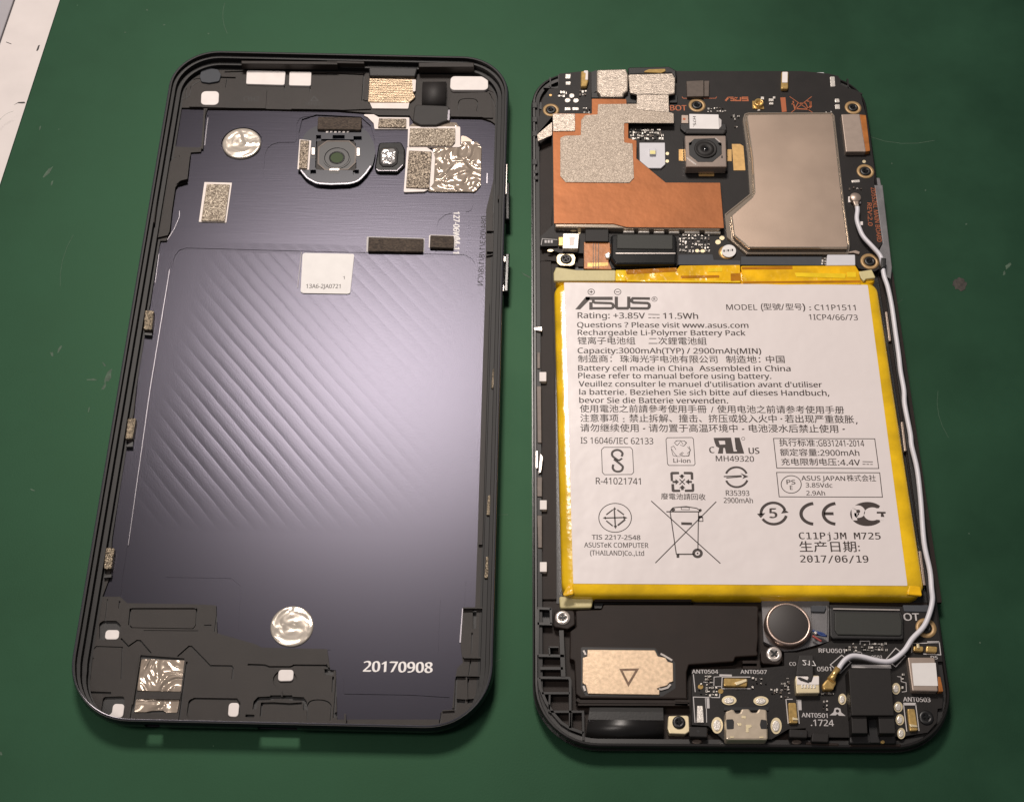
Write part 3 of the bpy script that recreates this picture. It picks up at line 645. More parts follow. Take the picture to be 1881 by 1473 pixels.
    # ---- white pads
    for px, r, z in ((Q('a1', 900, 293, 1250, 300, 1240, 425, 893, 415), 0.4, 2.0), (Q('a1', 1285, 303, 1483, 305, 1478, 432, 1280, 428), 0.4, 2.0), (Q('a1', 490, 480, 650, 480, 645, 605, 485, 603), 1.0, 2.05),
                     (Q('a2', 1120, 345, 1455, 348, 1458, 470, 1112, 470), 1.0, 2.3), (Q('a6', 345, 640, 448, 640, 442, 712, 335, 712), 0.6, 1.5), (Q('a6', 400, 1193, 487, 1197, 473, 1300, 345, 1300, 390, 1262), 0.6, 1.6), (Q('a6', 1270, 1187, 1350, 1187, 1340, 1295, 1262, 1290), 0.6, 1.6), (Q('a7', 275, 880, 383, 880, 378, 960, 270, 962), 0.6, 1.6)):
        p = fillet(U(px, z), r); MB().prism(p, 1.0, z, 0.12).build('adhesive_pad', M['pad_white'], T)
    plate('gasket_pad', Q('a1', 475, 350, 490, 290, 560, 272, 640, 285, 668, 330, 650, 390, 560, 405, 490, 395), 2.0, 0.9, M['slate'], T, 0.6, 0.1)
    # ---- top edge fittings
    plate('ribbed_contact', Q('a2', 388, 352, 760, 358, 805, 372, 800, 480, 775, 488, 800, 530, 790, 545, 745, 580, 400, 580, 375, 570), 2.1, 0.9, M['ribbed'], T, 0, 0.06)
    plate('contact_lip', Q('a2', 385, 575, 748, 575, 735, 638, 412, 635), 1.9, 0.6, M['sheet_white'], T, 0.2)
    plate('contact_lip', Q('a2', 770, 375, 806, 378, 800, 480, 778, 486), 2.2, 0.4, M['sheet_white'], T, 0.2)
    plate('antenna_block', Q('a2', 380, 265, 820, 270, 800, 345, 385, 340), 2.9, 1.6, M['plastic_dark'], T, 0.3, 0.25)
    mb = MB(); p = ccw(U(Q('a2', 868, 380, 1080, 378, 1072, 618, 858, 600), 2.4))
    a = [p[i] for i in range(4)]                                                            # rounded rubber roll across the jack opening
    prof = [(0, 1.2), (0.02, 2.0), (0.10, 2.9), (0.25, 3.5), (0.42, 3.75), (0.6, 3.6), (0.8, 3.0), (0.95, 2.2), (1.0, 1.2)]
    srt = sorted(a, key=lambda v: v.y); lo = sorted(srt[:2], key=lambda v: v.x); hi = sorted(srt[2:], key=lambda v: v.x)
    kl = mb.add([(lo[0].lerp(hi[0], t).x, lo[0].lerp(hi[0], t).y, z) for t, z in prof]); kr = mb.add([(lo[1].lerp(hi[1], t).x, lo[1].lerp(hi[1], t).y, z) for t, z in prof])
    for i in range(len(prof)-1): mb.face((kl+i, kr+i, kr+i+1, kl+i+1), 0, True)
    mb.face(tuple(kl+i for i in range(len(prof)))); mb.face(tuple(kr+i for i in reversed(range(len(prof)))))
    mb.build('rubber_roll', M['rubber'], T)
    plate('rubber_flap', Q('a2', 795, 600, 1110, 612, 1100, 745, 1060, 755, 990, 785, 850, 785, 775, 750, 782, 700), 2.5, 1.3, M['rubber'], T, 0.8, 0.25)
    plate('flap_edge', Q('a2', 1095, 650, 1112, 650, 1108, 740, 1090, 740), 2.55, 0.5, M['rim_edge'], T)
    # ---- adhesive sheets with foam patches, crinkled film
    plate('crinkled_film', Q('a2', 880, 1385, 960, 1320, 975, 1080, 950, 985, 1210, 985, 1210, 930, 1360, 935, 1398, 985, 1390, 1330, 1340, 1388), 1.70, 0.25, M['foil'], T, 0.8, 0.08)
    plate('crinkled_film', Q('a2', 750, 790, 800, 765, 1000, 790, 1100, 760, 1170, 765, 1200, 810, 760, 820), 1.75, 0.3, M['foil'], T, 0.2)
    plate('clear_film', Q('a2', 1215, 880, 1260, 890, 1330, 935, 1210, 945), 1.62, 0.2, M['beige_can'], T, 0.3)
    for s_, f_, z, fm in ((Q('a2', 315, 690, 425, 690, 470, 716, 745, 718, 745, 822, 432, 822, 425, 770, 370, 715), Q('a2', 472, 725, 718, 728, 716, 808, 462, 805), 1.65, 'foam'),
                      (Q('a2', 735, 800, 1205, 800, 1205, 985, 730, 985), Q('a2', 752, 812, 1160, 815, 1158, 940, 1130, 972, 742, 972), 1.85, 'foam_light'),
                      (Q('a2', 725, 985, 900, 985, 960, 1025, 978, 1080, 965, 1310, 930, 1360, 880, 1385, 695, 1390), Q('a2', 742, 1015, 948, 1025, 925, 1355, 715, 1345), 1.8, 'foam')):
        w = plate('adhesive_sheet', s_, z, 0.4, M['sheet_white'], T, 0.3)
        plate('foam_patch', f_, z+0.35, 0.35, M[fm], T, 0.15, 0.08)
    plate('adhesive_sheet', Q('a1', 518, 1300, 766, 1306) + Q('a4', 912, 340, 664, 333), 1.5, 0.14, M['sheet_white'], T, 0.1)
    plate('foam_patch', Q('a1', 538, 1315, 745, 1320) + Q('a4', 898, 326, 685, 322), 1.85, 0.36, M['foam_light'], T, 0.1, 0.08)
    plate('adhesive_sheet', Q('a5', 362, 465, 885, 480, 880, 612, 358, 604), 1.42, 0.12, M['ink_silver'], T, 0.3)
    plate('foam_patch', Q('a5', 378, 470, 875, 484, 870, 602, 372, 596), 1.95, 0.53, M['foam_dark'], T, 0.15, 0.1)
    plate('adhesive_sheet', Q('a5', 925, 450, 1160, 455, 1158, 565, 1145, 575, 920, 568), 1.42, 0.12, M['pad_white'], T, 0.3)
    plate('foam_patch', Q('a5', 935, 452, 1148, 458, 1145, 568, 930, 562), 2.1, 0.68, M['foam_dark'], T, 0.2, 0.12)
    # ---- camera window and flash window
    ring = Q('a3', 128, 520, 140, 430, 180, 310, 215, 255, 300, 205, 420, 190, 560, 190, 700, 215, 770, 260, 825, 360, 840, 450, 815, 560, 760, 640, 690, 715, 600, 738, 430, 744, 300, 735, 210, 685, 150, 610)
    rp = fillet(U(ring, 2.3), 3.0, 3); rp_o = rp
    mb = MB()
    lens_c = U(Q('a3', 490, 500), 1.9)[0]
    sq = fillet(U(Q('a3', 300, 325, 660, 330, 668, 610, 290, 605), 2.3), 0.8)
    top_lay = [(rp, 2.3, 0), (sq, 1.2, 0)]
    for r in ((248, 605, 300, 645), (635, 605, 690, 650), (640, 300, 715, 345), (300, 290, 345, 335), (450, 290, 560, 325)): top_lay.append((ccw(U(RC('a3', *r), 2.3)), 1.5, 0))
    mb.relief(top_lay, 0.9); cr = mb.build('camera_ring', [M['ring_navy']], T)
    e = MB(); rr_ = offset(rp, 0.25)
    low = [p for p in rr_ if p.y < lens_c.y-2.0]; low.sort(key=lambda v: v.x)
    e.strip(low, 0.28, 2.36, 0.3); e.build('ring_highlight_edge', M['rim_edge'], cr)  # highlight on the ring's lower edge, built as a bright strip
    mb = MB(); oct_ = Q('a3', 325, 400, 400, 345, 600, 345, 660, 400, 655, 540, 590, 600, 385, 605, 320, 550)
    mb.prism(offset(sq, 0.12), 0.8, 1.9, 0.08); mb.build('window_frame', M['plastic'], cr)
    mb = MB(); mb.relief([(ccw(U(oct_, 2.0)), 2.02, 0)], 1.85); mb.build('window_bezel', M['plastic_deep'], cr)
    MB().strip(U(oct_, 2.05), 0.30, 2.06, 0.15, 0, True).build('window_rim', M['chip_brown'], cr)
    MB().lathe(lens_c, [(3.05, 1.9), (3.05, 2.16), (2.75, 2.16), (2.6, 2.06), (1.5, 2.06)], 0, 36, True, False).build('window_ring', M['plastic_deep'], cr)
    MB().disc(lens_c, 1.4, 2.0, 2.10, 0.02).build('window_glass', M['glass'], cr)
    MB().lathe(lens_c, [(1.72, 2.05), (1.72, 2.14), (1.42, 2.14), (1.42, 2.06)], 0, 30, False).build('glass_edge', M['plastic_deep'], cr)
    for r in ((258, 402, 290, 468), (668, 405, 698, 478), (422, 590, 512, 612)): plate('window_clip', RC('a3', *r), 2.5, 0.5, M['steel'], cr, 0.1, 0.06)
    for r in ((252, 485, 295, 500), (660, 490, 700, 505), (425, 622, 512, 638)): plate('clip_slot', RC('a3', *r), 2.32, 0.1, M['plastic_deep'], cr)
    for k in range(6): plate('stamp_mark', Q('a3', 390+38*k, 250+3*(k % 2), 414+38*k, 248, 410+38*k, 262+4*((k+1) % 2), 388+38*k, 268), 2.38, 0.1, M['pad_white'], cr, 0.1)
    plate('foam_strip', Q('a3', 318, 120, 715, 128, 708, 240, 310, 235), 3.0, 1.3, M['foam_dark'], T, 0.2, 0.2)
    plate('adhesive_sheet', Q('a3', 150, 328, 256, 340, 236, 605, 130, 600), 2.42, 0.2, M['sheet_white'], T, 0.1)
    plate('foam_patch', Q('a3', 156, 332, 236, 340, 218, 592, 142, 590), 2.75, 0.35, M['foam'], T, 0.1, 0.06)
    fw = plate('flash_window', Q('a3', 870, 355, 1075, 350, 1110, 420, 1108, 560, 1040, 628, 850, 625, 832, 580, 850, 480), 2.1, 1.1, M['gloss_black'], T, 0.8, 0.3)
    plate('flash_bezel', Q('a3', 895, 400, 1025, 395, 1050, 430, 1040, 545, 1000, 575, 905, 575, 872, 540, 875, 430), 2.3, 0.4, M['chip'], fw, 0.5, 0.15)
    plate('flash_lens', Q('a3', 908, 412, 1010, 408, 1028, 440, 1020, 530, 990, 552, 910, 552, 888, 525, 890, 440), 2.65, 0.4, M['lens_clear'], fw, 0.5, 0.3)
    e = MB(); e.strip(U(Q('a3', 848, 598, 870, 612, 1035, 612, 1088, 560), 2.16), 0.14, 2.16, 0.1); e.build('bezel_edge', M['rim_edge'], fw)
    # ---- gold mesh gaskets along both sides
    for px in (Q('a8', 305, 235, 350, 238, 340, 330, 298, 330), Q('a8', 222, 757, 264, 757, 246, 858, 210, 858), Q('a6', 345, 20, 412, 24, 388, 182, 328, 180), [(905, 677), (916, 677), (914, 713), (902, 713)], [(896, 909), (908, 909), (904, 946), (893, 946)], Q('a7', 1738, 80, 1784, 85, 1778, 236, 1724, 236)):
        zz = 3.2 if px[0][0] > 600 else 2.7
        plate('mesh_gasket', px, zz, 1.6, M['foam_gold'], T, 0.2, 0.2)
    for px in (Q('a8', 305, 345, 340, 348, 338, 358, 302, 355), Q('a8', 222, 885, 248, 870, 246, 895, 214, 895), Q('a6', 335, 235, 390, 222, 385, 245, 330, 250)):
        plate('gasket_stop', px, 2.2, 1.0, M['plastic_deep'], T)
    # ---- side keys in the right wall
    for y0, y1 in ((340, 408), (470, 540)):
        a, b = P(938.5, y0, 2.6), P(936.0 if y0 > 400 else 938.5, y1, 2.6); a.x += 0.0
        MB().prism([Vector((a.x-1.2, a.y)), Vector((a.x-0.25, a.y)), Vector((b.x-0.25, b.y)), Vector((b.x-1.2, b.y))], 1.9, 3.5, 0.25).build('side_key', M['gloss_black'], T)
    for px in (Q('a2', 1608, 1140, 1628, 1140, 1622, 1405, 1602, 1405), Q('a5', 1590, 645, 1612, 645, 1610, 690, 1588, 690), Q('a5', 1578, 905, 1600, 905, 1596, 955, 1576, 955)):
        plate('key_contact', px, 4.4, 0.5, M['steel'], T, 0.1)
    # ---- foils by the bottom edge
    plate('crinkled_film', Q('a6', 612, 858, 942, 868, 912, 1105, 578, 1098), 1.5, 0.3, M['foil'], T, 0.3, 0.1)
    plate('crinkled_film', Q('a6', 572, 1160, 900, 1165, 882, 1262, 800, 1262, 775, 1245, 690, 1248, 650, 1258, 558, 1258), 1.5, 0.3, M['foil'], T, 0.2, 0.08)
    plate('film_bar', Q('a6', 580, 1104, 912, 1108, 902, 1162, 572, 1158), 1.9, 0.8, M['plastic'], T)
    # ---- sticker and lettering
    st = plate('serial_sticker', Q('a4', 1600, 612) + Q('a5', 245, 622, 248, 640, 212, 975, 190, 982) + Q('a4', 1600, 975, 1582, 960), 1.45, 0.12, M['sticker'], T, 0.6)
    e = MB(); e.strip(U(Q('a4', 1590, 605, 1555, 925), 1.40), 0.1, 1.40, 0.05); e.build('sticker_backing', M['ink_silver'], T)
    text('13A6-2JA0721', (562, 529.5), (625, 529.8), 7.5, 1.47, st, M['ink'], weight=0.012)
    text('1', Q('a5', 147, 850)[0], Q('a5', 162, 850)[0], 5.5, 1.47, st, M['ink'])
    text('20170908', (666.5, 1233), (792.5, 1235.5), 19, 1.40, T, M['ink_white'], weight=0.035)
    text('127-06W', Q('a5', 1145, 240)[0], Q('a5', 1140, 470)[0], 11, 1.38, T, M['ink_white'], weight=0.05)
    text('M-11', Q('a5', 1150, 475)[0], Q('a5', 1140, 612)[0], 11, 1.38, T, M['ink_white'], weight=0.05)
    text('084/053/1/8/1/8/CN', Q('a5', 1395, 280)[0], Q('a5', 1360, 905)[0], 10, 1.38, T, M['ink_engraved'], mirror=True)
    text('P/DBEI1', Q('a5', 1272, 330)[0], Q('a5', 1258, 600)[0], 8, 1.38, T, M['shell'], mirror=True)
    text('CYH2', (447, 187), (475, 187), 9, 1.87, T, M['plastic_dark']); text('>PPBT<', Q('a1', 1420, 612)[0], Q('a1', 1590, 615)[0], 6, 1.87, T, M['plastic_dark'])
    print_strokes('recycling_mark', [(Q('a1', 1475, 570, 1505, 530, 1545, 570), None, True)], 1.87, T, M['plastic_dark'], 2)
back_cover()

# ================================================================== the opened phone: frame with the display under it
FX, FY, FYAW = 41.31, 157.55-Y0, 0.0157
BZ = 4.0                                           # top of the circuit boards
def phone_frame():
    T = thing('phone_frame', 'black phone mid frame with exposed inner pockets, holding the battery and circuit boards', 'phone frame', (FX, FY, 0))
    pts, nor = outline(FX, FY, FYAW, 74.95, 154.7, 9.0, 11.5, 12, 40)
    mb = MB(); sweep(mb, pts, nor, [(2.2, 0.0), (1.2, 0.1), (0.35, 0.7), (0.05, 1.6), (0.0, 2.1)]); mb.face(tuple(reversed(range(len(pts))))); mb.flat(inset(pts, nor, 0.0), 2.1)
    mb.build('display_slab', M['gloss_black'], T)
    mb = MB(); sweep(mb, inset(pts, nor, 0.25), nor, [(0.0, 2.1), (0.0, 3.55), (0.2, 3.8), (0.55, 3.85), (0.7, 3.4), (1.5, 3.35), (1.55, 2.3)], 0, False)
    mb.build('side_wall', M['web_plastic'], T)
    mb = MB(); L = [(inset(pts, nor, 1.4), 2.35, 0)]
    def lay(px, z, m=0, r=0.0):
        p = U(px, z); L.append((fillet(p, r) if r else ccw(p), z, m))
    lay([(984, 300), (1018, 300), (1010, 480), (984, 480)], 2.9)
    lay([(992, 480), (1012, 480), (1018, 700), (1026, 1100), (992, 1100)], 2.8)
    lay(Q('p1', 150, 480, 215, 480, 215, 560, 150, 545), 2.6, 1); lay(Q('p1', 240, 250, 300, 220, 300, 300, 235, 300), 2.5, 1); lay(Q('p1', 325, 240, 405, 235, 405, 315, 325, 315), 2.45, 1)
    lay(Q('p4', 180, 360, 330, 370, 300, 470, 190, 460), 3.0); lay(Q('p4', 480, 400, 525, 400, 525, 530, 480, 520), 2.9)
    lay([(1020, 492), (1615, 492), (1712, 1106), (1022, 1108)], 2.45, 1)
    lay([(1612, 500), (1640, 500), (1730, 1106), (1706, 1106)], 2.9, 0)
    lay(Q('b2', 100, 185, 200, 185, 200, 310, 100, 310), 2.4, 1)
    lay(Q('b3', 780, 100, 1390, 110, 1385, 480, 1100, 560, 980, 570, 800, 480), 3.2, 2)
    lay(Q('b2', 595, 90, 1473, 95, 1473, 140, 680, 140, 660, 180, 600, 180), 3.3, 1)
    mb.relief(L, 2.05).build('inner_floor', [M['phone_plastic'], M['plastic_deep'], M['frame_grey']], T)
    # black webs around the lower left pockets
    z = 3.85
    for px, w in ((Q('b2', 85, 180, 210, 185), .45), (Q('b2', 205, 180, 208, 320), .4), (Q('b2', 85, 318, 215, 322), .5), (Q('b2', 90, 190, 85, 600), .45), (Q('b2', 95, 605, 325, 610), .5), (Q('b2', 300, 380, 318, 800), .8), (Q('b2', 185, 530, 275, 530), .25), (Q('b2', 190, 530, 195, 605), .25),
                  (Q('b2', 110, 722, 315, 722), .5), (Q('b2', 100, 805, 370, 808, 380, 830, 380, 1260), .45), (Q('b2', 125, 945, 375, 945), .4), (Q('b2', 195, 1112, 495, 1112, 500, 1370), .4), (Q('b2', 390, 1115, 385, 1255), .35), (Q('b2', 98, 805, 110, 900, 160, 1020, 230, 1130, 300, 1210, 380, 1262, 500, 1305), .5),
                  (Q('b2', 195, 960, 190, 1110), .3), (Q('p1', 235, 310, 410, 318), .35), (Q('p1', 310, 200, 315, 318), .3), (Q('p1', 408, 170, 412, 318), .35), (Q('p2', 1440, 150, 1448, 225), .35), (Q('p2', 1375, 145, 1378, 200, 1500, 245, 1555, 270), .4)):
        MB().strip(U(px, z), w, z, 1.5).build('pocket_web', M['web_plastic'], T)
    ed = MB()
    for px, w in ((Q('p5', 1600, 0, 1680, 0, 1725, 400, 1770, 790, 1760, 900, 1710, 880, 1690, 700, 1640, 640, 1680, 560), None),):
        ed.prism(U(px, 4.0), 2.2, 4.0, 0.15)
    ed.build('key_bracket', M['frame_grey'], T)
    plate('key_cap', Q('p2', 1640, 925, 1695, 925, 1715, 1026, 1660, 1026), 3.6, 1.4, M['frame_grey'], T, 0.3, 0.2)
    plate('key_cap', Q('p2', 1112, 118, 1120, 98, 1255, 98, 1268, 122), 3.6, 1.2, M['white_plastic'], T, 0.2, 0.2)
    # left side: metal clips and white pads
    for px in (Q('b5', 72, 475, 102, 475, 102, 515, 72, 515), Q('b5', 74, 1025, 104, 1025, 104, 1065, 74, 1065), Q('b5', 74, 1290, 104, 1290, 104, 1332, 74, 1332)):
        plate('white_spacer', px, 3.7, 1.0, M['pad_white'], T, 0.1, 0.08)
    for px in (Q('b5', 60, 535, 80, 535, 82, 780, 64, 780), Q('b5', 62, 925, 84, 925, 84, 1010, 62, 1010), Q('b5', 62, 390, 76, 390, 76, 460, 62, 460), Q('b5', 62, 1090, 84, 1090, 84, 1230, 66, 1230)):
        plate('side_clip', px, 3.6, 0.8, M['chip_brown'], T, 0.1, 0.1)
    for px in (Q('b5', 46, 285, 84, 280, 84, 300, 50, 295), Q('b5', 55, 815, 66, 810, 66, 890, 55, 885), Q('b5', 75, 820, 88, 840, 80, 905, 68, 910)):
        plate('contact_spring', px, 3.9, 0.5, M['steel'], T, 0.1, 0.1)
    for y0 in (480, 640, 800, 1120, 1240, 1310): plate('side_notch', Q('p1', 110, y0, 165, y0, 165, y0+60, 110, y0+60) if y0 < 1200 else Q('p1', 130, y0, 175, y0, 175, y0+40, 130, y0+40), 3.95, 0.7, M['plastic_dark'], T, 0.1, 0.1)
    # right side: bright battery-bay edge pieces
    for px in (Q('p7', 1440, 200, 1458, 200, 1492, 450, 1472, 455), Q('p7', 1575, 1150, 1595, 1150, 1625, 1400, 1605, 1405), Q('b1', 1600, 1020, 1622, 1020, 1660, 1310, 1638, 1310)):
        plate('bay_shim', px, 3.6, 0.8, M['beige_can'], T, 0.05, 0.08)
    # slots in the front edge of the frame, seen from the bottom
    for px in (Q('b4', 0, 1380, 300, 1395, 300, 1425, 0, 1410), Q('b4', 400, 1400, 860, 1400, 860, 1430, 390, 1430)):
        plate('edge_lip', px, 3.95, 0.9, M['phone_plastic'], T, 0.1, 0.2)
    plate('wiring_recess', Q('b4', 55, 150, 200, 155, 195, 430, 60, 410), 3.5, 0.5, M['frame_grey'], T, 0.2, 0.1)
    plate('recess_block', Q('b4', 50, 155, 190, 160, 170, 215, 50, 210), 3.9, 0.5, M['slate'], T, 0.2, 0.1)
    plate('recess_block', Q('b4', 875, 150, 1110, 150, 1110, 215, 890, 210), 4.2, 1.2, M['slate'], T, 0.2, 0.15)
phone_frame()

def screw(T, c, x, y, r, ring=True, head='plastic_deep', rr=1.4, ringmat='ring_gold', z=BZ):
    o = P(*Q(c, x, y)[0], z); k = CR[c][2]
    mmpp = (P(Q(c, x+10, y)[0][0], Q(c, x+10, y)[0][1], z)-o).length/10     # mm per crop pixel
    R = r*mmpp; root = None
    if ring:
        root = MB().lathe(o.xy, [(R*rr, z-0.05), (R*rr, z+0.07), (R*1.12, z+0.07), (R*1.1, z-0.03)], 0, 30, False).build('screw_ring', M[ringmat], T)
    mb = MB().lathe(o.xy, [(R*1.1, z-0.2), (R*1.1, z+0.12), (R*.95, z+0.28), (R*.45, z+0.34), (R*.42, z+0.1)], 0, 26, True)
    s = mb.build('screw', M[head], T)
    cr = MB()
    a = random.uniform(0, 1.5)
    for t in (a, a+math.pi/2):
        u = Vector((math.cos(t), math.sin(t))); v = Vector((-u.y, u.x)); cr.box(o.xy, u, v, R*.62, R*.13, z+0.1, z+0.365 if t == a else z+0.368)
    cr.build('cross_recess', M['plastic_deep'] if head != 'plastic_deep' else M['gloss_black'], s)
    return s

# ================================================================== battery
def battery():
    c = P(1360, 800, 0)
    T = thing('battery', 'flat yellow edged lithium battery with a large white printed label, filling the phone frame', 'battery', (c.x, c.y, 0))
    z = 6.0
    out = U([(1018, 517), (1612, 515), (1702, 1094), (1033, 1092)], z); out = fillet(out, 2.6, 6)
    mb = MB(); rings = [[Vector((p.x, p.y, zz)) for p in offset(out, d)] for d, zz in ((0, 2.6), (0, 4.9), (0.22, 5.4), (0.6, 5.7), (1.2, 5.88), (1.9, 5.97), (2.4, 6.0))]
    mb.ringstack(rings, 0, True); mb.build('pouch', M['kapton'], T)
    # top fold, amber tape, cream tape
    plate('pouch_fold', [(1022, 499), (1600, 496), (1612, 520), (1020, 522)], 5.6, 2.2, M['kapton_amber'], T, 0.4, 0.7)
    plate('cream_tape', Q('p4', 290, 520, 470, 545, 805, 545, 802, 640, 270, 640, 268, 570), 6.03, 0.7, M['tape_pale'], T, 0.3, 0.2)
    plate('amber_tape', Q('p4', 802, 545, 1330, 540, 1360, 505, 1881, 500, 1881, 655, 1300, 652, 802, 640), 6.05, 0.7, M['kapton_amber'], T, 0.2, 0.2)
    plate('amber_tape', Q('p5', 318, 775, 1420, 772, 1455, 830, 1475, 955, 700, 960, 340, 945), 6.09, 0.8, M['kapton_amber'], T, 0.2, 0.2)
    for px, zz, m_ in ((Q('p4', 805, 546, 885, 546, 885, 640, 803, 640), 6.08, 'kapton_light'), (Q('p4', 890, 545, 1330, 525, 1335, 560, 900, 585), 6.10, 'kapton_dark'), (Q('p4', 1365, 595, 1700, 590, 1700, 612, 1370, 618), 6.11, 'kapton_dark'), (Q('p4', 900, 632, 1881, 640, 1881, 652, 900, 644), 6.11, 'kapton_light'), (Q('p5', 325, 785, 815, 778, 815, 808, 330, 812), 6.14, 'kapton_dark'), (Q('p5', 0, 800, 140, 790, 140, 830, 0, 835), 6.12, 'kapton_light'), (Q('p5', 340, 925, 1470, 915, 1470, 938, 345, 942), 6.13, 'kapton_dark'), (Q('p5', 1335, 835, 1425, 835, 1425, 885, 1335, 885), 6.16, 'kapton_light'), (Q('p5', 220, 850, 310, 845, 312, 920, 222, 925), 6.12, 'kapton_dark')):
        plate('tape_fold', px, zz, 0.3, M[m_], T, 0.15, 0.05)
    plate('tape_crease', Q('p5', 830, 840, 1330, 850, 1320, 895, 850, 880), 6.17, 0.3, M['kapton_light'], T, 0.2, 0.05)
    plate('cream_tape', Q('p5', 1450, 830, 1575, 810, 1612, 890, 1520, 900, 1500, 925, 1470, 890), 6.15, 0.5, M['tape_pale'], T, 0.1, 0.15)
    plate('corner_wrap', Q('b1', 1520, 1310, 1615, 1320, 1630, 1400, 1600, 1395, 1500, 1388), 6.04, 0.5, M['kapton_amber'], T, 0.2, 0.2)
    plate('corner_wrap', Q('p8', 60, 1300, 105, 1295, 110, 1385, 40, 1400, 15, 1390), 6.04, 0.5, M['kapton_amber'], T, 0.2, 0.2)
    plate('pouch_flap', Q('b2', 280, 70, 590, 85, 575, 175, 290, 180), 3.9, 0.9, M['tape_pale'], T, 0.2, 0.3)
    lz = z+0.05
    lab = plate('label', [(1036, 519), (1594, 523.5), (1667, 1075.5), (1053, 1071.5)], lz, 0.08, M['label'], T, 0.2, 0.02)
    t = lz+0.012; I = M['ink']
    def tx(b, x0, y0, x1, y1, h, **k):
        k.setdefault('weight', 0.015); text(b, (x0, y0), (x1, y1), h, t, lab, I, **k)
    w1 = 0.020
    tx('Rating: +3.85V', 1061, 584.5, 1184.5, 585.5, 10.5, weight=w1); tx('11.5Wh', 1218, 585.5, 1282, 586, 10.5, weight=w1)
    tx('Questions ? Please visit www.asus.com', 1060, 601.5, 1374.5, 602.5, 9.5, weight=w1)
    tx('Rechargeable Li-Polymer Battery Pack', 1061, 615.5, 1369, 616.5, 9.5, weight=w1)
    tx('锂离子电池组', 1061, 632.5, 1167, 633, 13, cjk=True); tx('二次鋰電池組', 1191.5, 633, 1298, 633.5, 13, cjk=True)
    tx('Capacity:3000mAh(TYP) / 2900mAh(MIN)', 1061, 649, 1398, 650, 10, weight=w1)
    tx('制造商：', 1062, 666, 1124, 666, 13, cjk=True); tx('珠海光宇电池有限公司', 1139, 666, 1318, 667, 13, cjk=True); tx('制造地：', 1334, 667, 1397, 667, 13, cjk=True); tx('中国', 1407.5, 667, 1441.5, 667, 13, cjk=True)
    tx('Battery cell made in China', 1062, 681, 1272.5, 681.5, 9.8, weight=w1); tx('Assembled in China', 1284.5, 681.5, 1452, 682, 9.8, weight=w1)
    tx('Please refer to manual before using battery.', 1062, 695, 1416.5, 696, 9.8, weight=w1)
    tx("Veuillez consulter le manuel d'utilisation avant d'utiliser", 1063, 710, 1510, 711.5, 9.8, weight=w1)
    tx('la batterie. Beziehen Sie sich bitte auf dieses Handbuch,', 1064, 725, 1523, 727, 10, weight=w1)
    tx('bevor Sie die Batterie verwenden.', 1064, 740, 1337, 741, 10, weight=w1)
    tx('使用電池之前請參考使用手冊', 1065, 757.5, 1298, 758.5, 13.5, cjk=True); tx('/', 1306, 758, 1311, 758, 11); tx('使用电池之前请参考使用手册', 1317.5, 758.5, 1551, 760, 13.5, cjk=True)
    tx('注意事项', 1066, 775, 1136, 775.5, 14, cjk=True); tx(':', 1144, 775, 1147, 775, 9); tx('禁止拆解、撞击、挤压或投入火中', 1156, 775.5, 1427, 776.5, 14, cjk=True); tx('·', 1434, 775, 1437, 775, 11); tx('若出现严重鼓胀', 1442, 776.5, 1569, 777.5, 14, cjk=True); tx(',', 1572, 777.5, 1575, 777.5, 11)
    tx('请勿继续使用', 1066, 793, 1173, 793.5, 14, cjk=True); tx('·', 1181, 793, 1185, 793, 11); tx('请勿置于高温环境中', 1192, 793.5, 1355, 794, 14, cjk=True); tx('·', 1363, 794, 1367, 794, 11); tx('电池浸水后禁止使用', 1376, 794, 1540, 795, 14, cjk=True); tx('·', 1548, 794, 1552, 794, 11)
    tx('IS 16046/IEC 62133', 1066.5, 814.5, 1200, 816, 11.5, weight=0.012)
    
    def t7(b, x0, x1, h, **k): tx(b, 1320+x0/4.7025, 569.3+(x0/1200), 1320+x1/4.7025, 569.3+(x1/1200), h, **k)
    t7('MODEL', 68, 334, 10, weight=0.010); t7('(', 368, 386, 12); t7('型號', 388, 540, 11.5, cjk=True, weight=.012); t7('/', 542, 568, 11); t7('型号', 580, 722, 11.5, cjk=True, weight=.012); t7(')', 726, 748, 12); t7(':', 784, 798, 8); t7('C11P1511', 830, 1185, 10, weight=0.010)
    tx('1ICP4/66/73', 1486, 587.5, 1576, 588.5, 10, weight=0.010)
    tx('R-41021741', 1094.5, 889, 1177, 890, 12, weight=0.012)
    tx('C', 1303, 832, 1312, 832, 11, weight=0.03); tx('US', 1375.5, 833.5, 1394.5, 833.5, 11, weight=0.03); tx('MH49320', 1315, 847, 1385, 848, 10)
    tx('Li-ion', 1237, 849.5, 1268, 850, 7.5, weight=0.02); tx('廢電池請回收', 1214.5, 917, 1296, 918.5, 11, cjk=True)
    tx('R35393', 1333.5, 910, 1376.5, 910.5, 9.5); tx('2900mAh', 1329.5, 923.5, 1383, 924, 9.5)
    tx('TIS 2217-2548', 1087, 990.5, 1176, 991.5, 8.5, weight=0.02); tx('ASUSTeK COMPUTER', 1073, 1005, 1191, 1006, 9); tx('(THAILAND)Co.,Ltd', 1084, 1019.5, 1183, 1020.5, 9)
    tx('执行标准', *Q('b1', 422, 135)[0], *Q('b1', 724, 138)[0], 12.5, cjk=True); tx(':GB31241-2014', *Q('b1', 738, 136)[0], *Q('b1', 1140, 138)[0], 11.5)
    tx('额定容量', *Q('b1', 430, 217)[0], *Q('b1', 742, 219)[0], 12.5, cjk=True); tx(':2900mAh', *Q('b1', 750, 216)[0], *Q('b1', 1098, 217)[0], 10.5)
